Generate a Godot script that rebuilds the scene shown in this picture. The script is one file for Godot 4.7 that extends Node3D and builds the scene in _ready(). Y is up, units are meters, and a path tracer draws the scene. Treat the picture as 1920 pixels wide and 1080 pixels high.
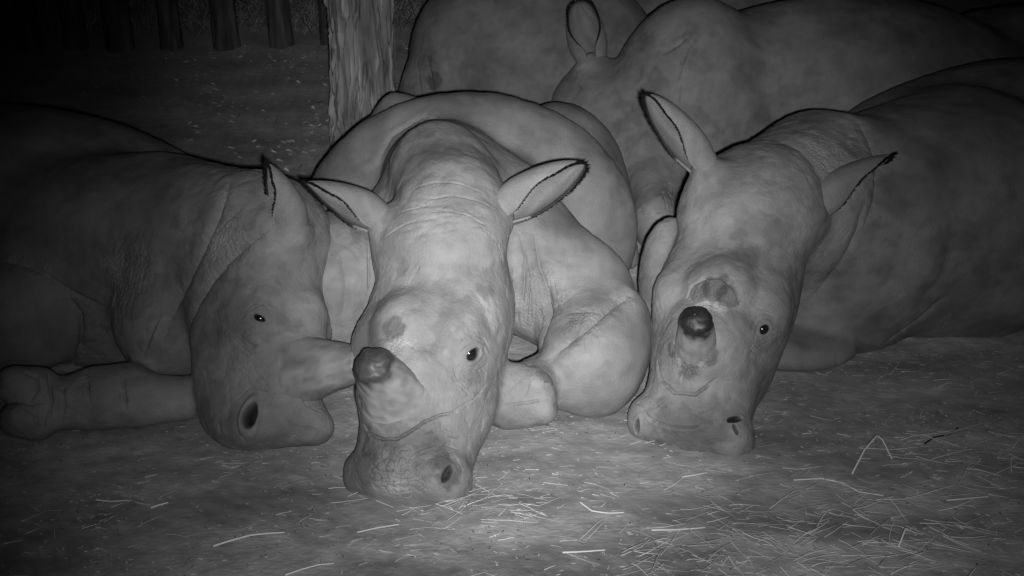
extends Node3D
# Rhinoceroses asleep at night under the infrared lamp of a wildlife camera.

const LAMP_AT := Vector3(0.036, 1.472, 0.05)
var numbers := {}

# ------------------------------------------------------------------ a smooth field of ellipsoids and tapered bones
class Field:
	var kind := PackedInt32Array()
	var to: Array[Transform3D] = []
	var par := PackedVector3Array()
	var k := PackedFloat32Array()
	var lo := Vector3(1e9, 1e9, 1e9)
	var hi := Vector3(-1e9, -1e9, -1e9)
	var lists := {}
	var block := 0.15
	var all := PackedInt32Array()
	func grow(p: Vector3, r: float) -> void:
		lo = lo.min(p - Vector3(r, r, r))
		hi = hi.max(p + Vector3(r, r, r))
	func ellipsoid(c: Vector3, r: Vector3, ax: Vector3, ay: Vector3, blend: float) -> void:
		var az := ax.cross(ay)
		var b := Basis(ax * r.x, ay * r.y, az * r.z)
		kind.append(0); par.append(Vector3(1.0 / r.x, 1.0 / r.y, 1.0 / r.z)); k.append(blend)
		to.append(Transform3D(b, c).affine_inverse())
		grow(c, maxf(r.x, maxf(r.y, r.z)))
		all.append(all.size())
	func bone(a: Vector3, b: Vector3, r1: float, r2: float, blend: float) -> void:
		var x := (b - a).normalized()
		var y := x.cross(Vector3(0.31, 0.87, 0.38)).normalized()
		kind.append(1); par.append(Vector3(a.distance_to(b), r1, r2)); k.append(blend)
		to.append(Transform3D(Basis(x, y, x.cross(y)), a).affine_inverse())
		grow(a, r1); grow(b, r2)
		all.append(all.size())
	func one(i: int, p: Vector3) -> float:
		var q: Vector3 = to[i] * p
		var m := par[i]
		if kind[i] == 0:
			var l := q.length()
			return l * (l - 1.0) / maxf((q * m).length(), 1e-6)
		var h := clampf(q.x / m.x, 0.0, 1.0)
		return Vector3(q.x - h * m.x, q.y, q.z).length() - m.y - (m.z - m.y) * h
	func dist(p: Vector3, list: PackedInt32Array) -> float:
		var d := 1e9
		for i in list:
			var q: Vector3 = to[i] * p
			var m := par[i]
			var e: float
			if kind[i] == 0:
				var l := q.length()
				e = l * (l - 1.0) / maxf((q * m).length(), 1e-6)
			else:
				var h := clampf(q.x / m.x, 0.0, 1.0)
				q.x -= h * m.x
				e = q.length() - m.y - (m.z - m.y) * h
			var b := k[i]
			var g := b - absf(d - e)
			if g > 0.0:
				d = minf(d, e) - g * g / b * 0.25
			elif e < d:
				d = e
		return d
	func near(p: Vector3) -> PackedInt32Array:
		var c := Vector3i((p / block).floor())
		if lists.has(c):
			return lists[c]
		var mid := (Vector3(c) + Vector3(0.5, 0.5, 0.5)) * block
		var ds := PackedFloat32Array()
		var least := 1e9
		for i in all:
			var e := one(i, mid)
			ds.append(e)
			least = minf(least, e)
		var list := PackedInt32Array()
		for i in all:
			if ds[i] < least + block * 2.2 + 0.06:
				list.append(i)
		lists[c] = list
		return list
	func slope(p: Vector3, e: float, list: PackedInt32Array) -> Vector4:
		var a := dist(p + Vector3(e, -e, -e), list)
		var b := dist(p + Vector3(-e, -e, e), list)
		var c := dist(p + Vector3(-e, e, -e), list)
		var d := dist(p + Vector3(e, e, e), list)
		return Vector4(a - b - c + d, -a - b + c + d, -a + b - c + d, (a + b + c + d) * e) / (4.0 * e)
	func settle(p: Vector3, times: int) -> Vector3:
		for n in times:
			var s := slope(p, 0.004, near(p))
			var g := Vector3(s.x, s.y, s.z)
			p -= g * (clampf(s.w, -0.03, 0.03) / maxf(g.length_squared(), 0.2))
		return p


# ------------------------------------------------------------------ one hide: surface nets, refined where it is seen closely, then folded
class Hide:
	var f := Field.new()
	var v := PackedVector3Array()
	var tri := PackedInt32Array()
	var nor := PackedVector3Array()
	var col := PackedColorArray()
	var sizes := []      # [centre, radius, edge length]
	var grooves := []    # [width, depth, points]
	var dents := []      # [centre, axis x, axis y, radii, depth, tone]
	var folds := []      # [centre, radius, across, wavelength, depth]
	var cracks := []     # [centre, radius, cell, depth]
	var spots := []      # [centre, radius, tone]
	var seed := 1
	var coarse := 0.036
	var rough := 0.034
	var tone := 0.40
	var segs := []
	var cell := {}

	func nets() -> void:
		var a := f.lo - Vector3.ONE * coarse * 2.0
		a.y = maxf(a.y, -0.14)
		var b := f.hi + Vector3.ONE * coarse * 2.0
		var n := Vector3i(((b - a) / coarse).ceil())
		var nx := n.x + 1
		var nxy := nx * (n.y + 1)
		var d := PackedFloat32Array()
		d.resize(nxy * (n.z + 1))
		for z in n.z + 1:
			for y in n.y + 1:
				var at := z * nxy + y * nx
				var x := 0
				while x <= n.x:
					var p := a + Vector3(x, y, z) * coarse
					var e := f.dist(p, f.near(p))
					d[at + x] = e
					var skip := int(absf(e) / coarse * 0.55) - 1
					x += 1
					while skip > 0 and x <= n.x:
						d[at + x] = e
						skip -= 1
						x += 1
		var id := PackedInt32Array()
		id.resize(d.size())
		id.fill(-1)
		var steps := PackedInt32Array([0, 1, nx, nx + 1, nxy, nxy + 1, nxy + nx, nxy + nx + 1])
		for z in n.z:
			for y in n.y:
				for x in n.x:
					var o := z * nxy + y * nx + x
					var inside := 0
					for s in steps:
						if d[o + s] < 0.0:
							inside += 1
					if inside == 0 or inside == 8:
						continue
					var sum := Vector3.ZERO
					var count := 0
					for c in 8:
						for bit in 3:
							if c & (1 << bit):
								continue
							var e0: float = d[o + steps[c]]
							var e1: float = d[o + steps[c | (1 << bit)]]
							if (e0 < 0.0) == (e1 < 0.0):
								continue
							var q := Vector3(c & 1, (c >> 1) & 1, (c >> 2) & 1)
							q[bit] += e0 / (e0 - e1)
							sum += q
							count += 1
					id[o] = v.size()
					v.append(a + (Vector3(x, y, z) + sum / count) * coarse)
		var back := [[nx, nxy], [nxy, 1], [1, nx]]
		for z in range(1, n.z):
			for y in range(1, n.y):
				for x in range(1, n.x):
					var o := z * nxy + y * nx + x
					var here := d[o] < 0.0
					for bit in 3:
						if here == (d[o + steps[1 << bit]] < 0.0):
							continue
						var s: int = back[bit][0]
						var t: int = back[bit][1]
						var q0 := id[o]
						var q1 := id[o - s]
						var q2 := id[o - s - t]
						var q3 := id[o - t]
						if q0 < 0 or q1 < 0 or q2 < 0 or q3 < 0:
							continue
						if here:
							tri.append_array(PackedInt32Array([q0, q1, q2, q0, q2, q3]))
						else:
							tri.append_array(PackedInt32Array([q0, q2, q1, q0, q3, q2]))

	func relax() -> void:
		var sum := PackedVector3Array()
		var count := PackedFloat32Array()
		sum.resize(v.size())
		count.resize(v.size())
		for i in range(0, tri.size(), 3):
			for c in 3:
				var p := tri[i + c]
				sum[p] += v[tri[i + (c + 1) % 3]] + v[tri[i + (c + 2) % 3]]
				count[p] += 2.0
		for i in v.size():
			if count[i] > 0.0:
				v[i] = f.settle(v[i].lerp(sum[i] / count[i], 0.5), 2)

	func hash_grooves() -> void:
		for g in grooves:
			var pts: Array = g[2]
			for i in pts.size() - 1:
				var fade0 := sin(PI * clampf((i + 0.0) / (pts.size() - 1), 0.04, 0.96))
				var fade1 := sin(PI * clampf((i + 1.0) / (pts.size() - 1), 0.04, 0.96))
				var at := segs.size()
				segs.append([pts[i], pts[i + 1], g[0], g[1] * minf(1.0, fade0 * 2.2), g[1] * minf(1.0, fade1 * 2.2)])
				var reach: float = absf(g[0]) * 2.4 + 0.005
				var l: Vector3 = pts[i].min(pts[i + 1]) - Vector3.ONE * reach
				var h: Vector3 = pts[i].max(pts[i + 1]) + Vector3.ONE * reach
				var c0 := Vector3i((l / 0.05).floor())
				var c1 := Vector3i((h / 0.05).floor())
				for z in range(c0.z, c1.z + 1):
					for y in range(c0.y, c1.y + 1):
						for x in range(c0.x, c1.x + 1):
							var key := Vector3i(x, y, z)
							if not cell.has(key):
								cell[key] = PackedInt32Array()
							cell[key].append(at)

	func want(p: Vector3) -> float:
		var s := rough
		for q in sizes:
			var far: float = p.distance_to(q[0]) - q[1]
			s = minf(s, q[2] + maxf(0.0, far) * 0.22)
		var key := Vector3i((p / 0.05).floor())
		if cell.has(key):
			for i in cell[key]:
				var g: Array = segs[i]
				var near := Geometry3D.get_closest_point_to_segment(p, g[0], g[1]).distance_to(p)
				s = minf(s, maxf(0.0026, g[2] * 0.35) + maxf(0.0, near - g[2] * 1.0) * 0.5)
		return s

	func refine() -> void:
		var memo := {}
		var out := PackedInt32Array()
		for i in range(0, tri.size(), 3):
			var p := PackedInt32Array([tri[i], tri[i + 1], tri[i + 2]])
			var m := PackedInt32Array([-1, -1, -1])
			var cut := 0
			for c in 3:
				var q0 := p[c]
				var q1 := p[(c + 1) % 3]
				var key := (mini(q0, q1) << 32) | maxi(q0, q1)
				var got: int = memo.get(key, -2)
				if got == -2:
					var mid := (v[q0] + v[q1]) * 0.5
					got = -1
					if v[q0].distance_to(v[q1]) > want(mid) * 1.35:
						got = v.size()
						v.append(f.settle(mid, 2))
					memo[key] = got
				m[c] = got
				if got >= 0:
					cut += 1
			if cut == 0:
				out.append_array(p)
			elif cut == 3:
				out.append_array(PackedInt32Array([p[0], m[0], m[2], m[0], p[1], m[1], m[2], m[1], p[2], m[0], m[1], m[2]]))
			else:
				var r := 0
				if cut == 1:
					while m[r] < 0:
						r += 1
				else:
					while m[(r + 2) % 3] >= 0:
						r += 1
				var a := p[r]
				var b := p[(r + 1) % 3]
				var c2 := p[(r + 2) % 3]
				var ab := m[r]
				var bc := m[(r + 1) % 3]
				if cut == 1:
					out.append_array(PackedInt32Array([a, ab, c2, ab, b, c2]))
				else:
					out.append_array(PackedInt32Array([ab, b, bc, a, ab, bc, a, bc, c2]))
		tri = out

	func finish() -> void:
		var big := FastNoiseLite.new()
		big.seed = seed
		big.frequency = 2.6
		big.fractal_octaves = 3
		var mid := FastNoiseLite.new()
		mid.seed = seed + 7
		mid.frequency = 11.0
		mid.fractal_octaves = 3
		var cells := FastNoiseLite.new()
		cells.seed = seed + 3
		cells.noise_type = FastNoiseLite.TYPE_CELLULAR
		cells.cellular_return_type = FastNoiseLite.RETURN_DISTANCE2_SUB
		cells.fractal_type = FastNoiseLite.FRACTAL_NONE
		cells.frequency = 1.0
		var crease := FastNoiseLite.new()
		crease.seed = seed + 13
		crease.fractal_type = FastNoiseLite.FRACTAL_RIDGED
		crease.fractal_octaves = 3
		crease.frequency = 6.5
		crease.domain_warp_enabled = true
		crease.domain_warp_amplitude = 0.05
		crease.domain_warp_frequency = 9.0
		col.resize(v.size())
		for i in v.size():
			var p := v[i]
			var s := f.slope(p, 0.005, f.near(p))
			var n := Vector3(s.x, s.y, s.z).normalized()
			var h := big.get_noise_3dv(p) * 0.006 + mid.get_noise_3dv(p) * 0.0028 - smoothstep(0.25, 0.95, crease.get_noise_3dv(p)) * 0.0032
			var t := tone * (1.0 + big.get_noise_3dv(p * 1.7 + Vector3(3, 1, 7)) * 0.30 + mid.get_noise_3dv(Vector3(p.x, p.y * 2.4, p.z) * 0.7 + Vector3(9, 2, 5)) * 0.12)
			var mud := big.get_noise_3dv(p * 1.3 + Vector3(30, 4, 11)) + mid.get_noise_3dv(p * 1.5 + Vector3(2, 6, 4)) * 0.35
			t *= lerpf(1.0, 0.80, smoothstep(0.16, 0.30, mud)) * lerpf(1.0, 1.13, smoothstep(0.16, 0.34, -mud))
			for q in spots:
				var r: float = p.distance_to(q[0]) / q[1] + mid.get_noise_3dv(p * 1.6) * 0.55
				if r < 1.25:
					t *= lerpf(q[2], 1.0, smoothstep(0.75, 1.2, r))
			for q in folds:
				var r: float = p.distance_to(q[0]) / q[1]
				if r < 1.0:
					var w: float = (p - q[0]).dot(q[2]) / q[3] + mid.get_noise_3dv(p * 0.55 + Vector3(5, 5, 1)) * 1.1
					var cut := 1.0 - absf(sin(w * PI))
					var some := clampf(0.55 + mid.get_noise_3dv(p * 0.8 + Vector3(1, 8, 3)) * 1.4, 0.0, 1.0)
					h -= q[4] * cut * cut * some * (1.0 - r * r)
			for q in cracks:
				var r: float = p.distance_to(q[0]) / q[1] + mid.get_noise_3dv(p * 1.3) * 0.3
				if r < 1.0:
					var e := cells.get_noise_3dv((p + Vector3.ONE * mid.get_noise_3dv(p * 2.0) * 0.006) / q[2]) + 1.0
					h -= q[3] * (1.0 - smoothstep(0.0, 0.22, e)) * minf(1.0, (1.0 - r) * 3.0)
			var key := Vector3i((p / 0.05).floor())
			if cell.has(key):
				var least := 0.0
				var most := 0.0
				for j in cell[key]:
					var g: Array = segs[j]
					var c := Geometry3D.get_closest_point_to_segment(p, g[0], g[1])
					var x: float = c.distance_to(p) / g[2]
					if x < 2.4:
						var along: float = c.distance_to(g[0]) / maxf(1e-5, g[0].distance_to(g[1]))
						var deep: float = lerpf(g[3], g[4], along)
						var cut := deep * (exp(-x * 2.6) - 0.10 * exp(-(x - 1.3) * (x - 1.3) * 2.2))
						least = maxf(least, cut)
						most = minf(most, cut)
				h -= least + most
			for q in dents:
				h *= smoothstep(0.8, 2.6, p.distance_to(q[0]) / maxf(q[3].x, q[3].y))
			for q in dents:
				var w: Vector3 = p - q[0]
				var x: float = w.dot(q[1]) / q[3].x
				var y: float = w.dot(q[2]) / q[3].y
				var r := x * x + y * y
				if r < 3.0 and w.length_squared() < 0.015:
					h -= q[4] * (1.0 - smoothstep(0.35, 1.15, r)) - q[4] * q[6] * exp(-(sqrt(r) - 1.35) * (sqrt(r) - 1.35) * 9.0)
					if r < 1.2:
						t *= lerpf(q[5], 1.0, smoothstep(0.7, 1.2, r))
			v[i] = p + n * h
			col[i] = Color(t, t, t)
		nor.resize(v.size())
		for i in range(0, tri.size(), 3):
			var a := tri[i]
			var b := tri[i + 1]
			var c := tri[i + 2]
			var n := (v[c] - v[a]).cross(v[b] - v[a])
			nor[a] += n
			nor[b] += n
			nor[c] += n
		for i in v.size():
			nor[i] = nor[i].normalized()

	func work() -> void:
		hash_grooves()
		nets()
		relax()
		for n in 4:
			refine()
		finish()

	func mesh(base: Vector3) -> ArrayMesh:
		for i in v.size():
			v[i] -= base
		var a := []
		a.resize(Mesh.ARRAY_MAX)
		a[Mesh.ARRAY_VERTEX] = v
		a[Mesh.ARRAY_NORMAL] = nor
		a[Mesh.ARRAY_COLOR] = col
		a[Mesh.ARRAY_INDEX] = tri
		var m := ArrayMesh.new()
		m.add_surface_from_arrays(Mesh.PRIMITIVE_TRIANGLES, a)
		return m


const BEAM := Vector3(0.0552, 0.0079, -3.4536)
const BEAM_HIGH := Vector3(0.0882, 0.7572, -5.0505)
const BEAM_SIDE := Vector3(0.2635, -0.045, -3.6944)
const TREE := Vector3(-0.8704, 0.2781, -5.4311)
const HEAPS := [
	[Vector3(-0.046, 0, -2.2288), 0.1, 60, 0.13, 0.02, -0.1, 1],
	[Vector3(0.0908, 0, -2.7403), 0.04, 20, 0.06, 0.008, 0.05, 1],
	[Vector3(-0.392, 0, -2.1816), 0.12, 16, 0.12, 0.01, 0.1, 1],
	[Vector3(0.7289, 0, -1.99), 0.26, 230, 0.1, 0.04, 0.3, 1],
	[Vector3(0.9214, 0, -2.0586), 0.3, 190, 0.1, 0.04, 0.2, 1],
	[Vector3(1.5142, 0, -2.4979), 0.2, 120, 0.14, 0.03, 0.1, 1],
	[Vector3(1.1879, 0, -2.0125), 0.3, 80, 0.15, 0.04, 0.4, 1],
	[Vector3(0.4175, 0, -2.0586), 0.2, 40, 0.12, 0.015, 0.1, 1],
	[Vector3(0.8631, 0, -2.3455), 0.25, 24, 0.14, 0.02, 0.1, 1],
	[Vector3(0.0735, 0, -2.7781), 0.05, 18, 0.05, 0.008, 0.1, 1],
	[Vector3(0.2151, 0, -2.2341), 0.25, 16, 0.1, 0.01, 0, 1],
	[Vector3(-1.1438, 0, -2.2887), 0.18, 14, 0.08, 0.01, 0, 1],
	[Vector3(1.5168, 0, -3.1623), 0.4, 40, 0.08, 0.01, 0, 1],
	[Vector3(0.4743, 0, -2.6318), 0.08, 14, 0.05, 0.006, 0, 1],
]
const STALKS := [
	["long pale stick lying on the bare earth in the front left", 0.0055, 0.9, [Vector3(-0.8012, 0.0175, -2.0486), Vector3(-0.7652, 0.0175, -2.0723), Vector3(-0.7146, 0.0175, -2.0988), Vector3(-0.6727, 0.0175, -2.1062), Vector3(-0.6256, 0.0175, -2.1111)], "stick", "stick"],
	["bent pale straw stalk arching above the earth, nearest the hay on the right", 0.0045, 0.9, [Vector3(1.0419, 0.0165, -2.4143), Vector3(1.1042, 0.0519, -2.496), Vector3(1.1659, 0.0665, -2.5619), Vector3(1.1852, 0.0519, -2.5586), Vector3(1.1974, 0.0165, -2.5024)], "straw stalk", "straw_stalk"],
	["thin dark crooked twig on the earth right of the right rhinoceros", 0.004, 0.02, [Vector3(1.3421, 0.016, -2.5969), Vector3(1.3917, 0.016, -2.6387), Vector3(1.4454, 0.016, -2.6565), Vector3(1.4817, 0.016, -2.6818), Vector3(1.499, 0.016, -2.7037)], "twig", "twig"],
	["long straw stalk curving across the right foreground, lower end right", 0.004, 0.9, [Vector3(0.8519, 0.016, -2.3789), Vector3(0.9387, 0.016, -2.3879), Vector3(0.9953, 0.016, -2.3641), Vector3(1.0257, 0.016, -2.3147), Vector3(1.0907, 0.016, -2.2949)], "straw stalk", "straw_stalk"],
	["straight pale straw lying level below the right rhinoceros's chin", 0.004, 0.9, [Vector3(0.5195, 0.016, -2.3969), Vector3(0.5624, 0.016, -2.409), Vector3(0.5975, 0.016, -2.4213)], "straw stalk", "straw_stalk"],
	["long level straw on the earth, midway between right muzzle and bottom edge", 0.0045, 0.9, [Vector3(0.3856, 0.0165, -2.1224), Vector3(0.4566, 0.0165, -2.1249), Vector3(0.5352, 0.0165, -2.1349)], "straw stalk", "straw_stalk"],
	["straight pale straw near the bottom edge, below the small straw heap", 0.0045, 0.9, [Vector3(0.1345, 0.0165, -2.0221), Vector3(0.1915, 0.0165, -2.0267), Vector3(0.2475, 0.0165, -2.0336)], "straw stalk", "straw_stalk"],
	["pale straw slanting up at the bottom edge left of centre", 0.004, 0.9, [Vector3(-0.5802, 0.016, -1.9297), Vector3(-0.538, 0.016, -1.9556), Vector3(-0.5052, 0.016, -1.971), Vector3(-0.4648, 0.016, -1.9776)], "straw stalk", "straw_stalk"],
	["long straw on the right lying almost level under the hay heap", 0.004, 0.9, [Vector3(1.2674, 0.016, -2.2698), Vector3(1.341, 0.016, -2.2809), Vector3(1.3966, 0.016, -2.2893)], "straw stalk", "straw_stalk"],
	["pale straw slanting on the earth just in front of the middle muzzle's left corner", 0.004, 0.9, [Vector3(-0.4253, 0.016, -2.1132), Vector3(-0.3768, 0.016, -2.1331), Vector3(-0.3153, 0.016, -2.1507)], "straw stalk", "straw_stalk"],
	["curved straw lying just right of the small straw heap in front", 0.004, 0.9, [Vector3(0.198, 0.016, -2.2588), Vector3(0.2285, 0.016, -2.2156), Vector3(0.2731, 0.016, -2.205), Vector3(0.319, 0.016, -2.2077)], "straw stalk", "straw_stalk"],
	["thick short straw left of the long stick, slanting", 0.005, 0.9, [Vector3(-1.0366, 0.017, -2.2301), Vector3(-1.0164, 0.017, -2.2464), Vector3(-0.9972, 0.017, -2.2573)], "straw stalk", "straw_stalk"],
	["flat straw farther left on the dark earth, lying level", 0.004, 0.9, [Vector3(-1.2127, 0.016, -2.2726), Vector3(-1.1704, 0.016, -2.2643), Vector3(-1.1183, 0.016, -2.2698)], "straw stalk", "straw_stalk"],
	["upright straw stem leaning over the hay at the lower right", 0.0035, 0.9, [Vector3(1.0377, 0.0155, -2.049), Vector3(1.0684, 0.0455, -2.0895), Vector3(1.1015, 0.0155, -2.1238)], "straw stalk", "straw_stalk"],
]
const POSTS := [
	[Vector3(-3.7684, 0.8297, -7.3142), 0.0752, -0.02, "faintest fence post, first from the far left edge"],
	[Vector3(-3.4237, 0.8355, -7.3393), 0.0796, -0.01, "second fence post from the left edge"],
	[Vector3(-3.0665, 0.8297, -7.3142), 0.1003, 0, "broad dark fence post, third from the left"],
	[Vector3(-2.6776, 0.8414, -7.3647), 0.0799, 0, "narrow fence post, fourth from the left"],
	[Vector3(-2.2557, 0.8473, -7.3902), 0.097, 0, "thick fence post, third to the left of the tree trunk"],
	[Vector3(-1.8313, 0.8532, -7.4158), 0.0888, 0, "fence post with dry stems at its foot, second to the left of the tree trunk"],
	[Vector3(-1.4509, 0.8592, -7.4416), 0.0636, 0, "fence post half hidden by the left side of the tree trunk"],
	[Vector3(-0.4927, 0.8958, -7.5997), 0.1297, 0, "fence post showing above the rump right of the tree trunk"],
]

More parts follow.
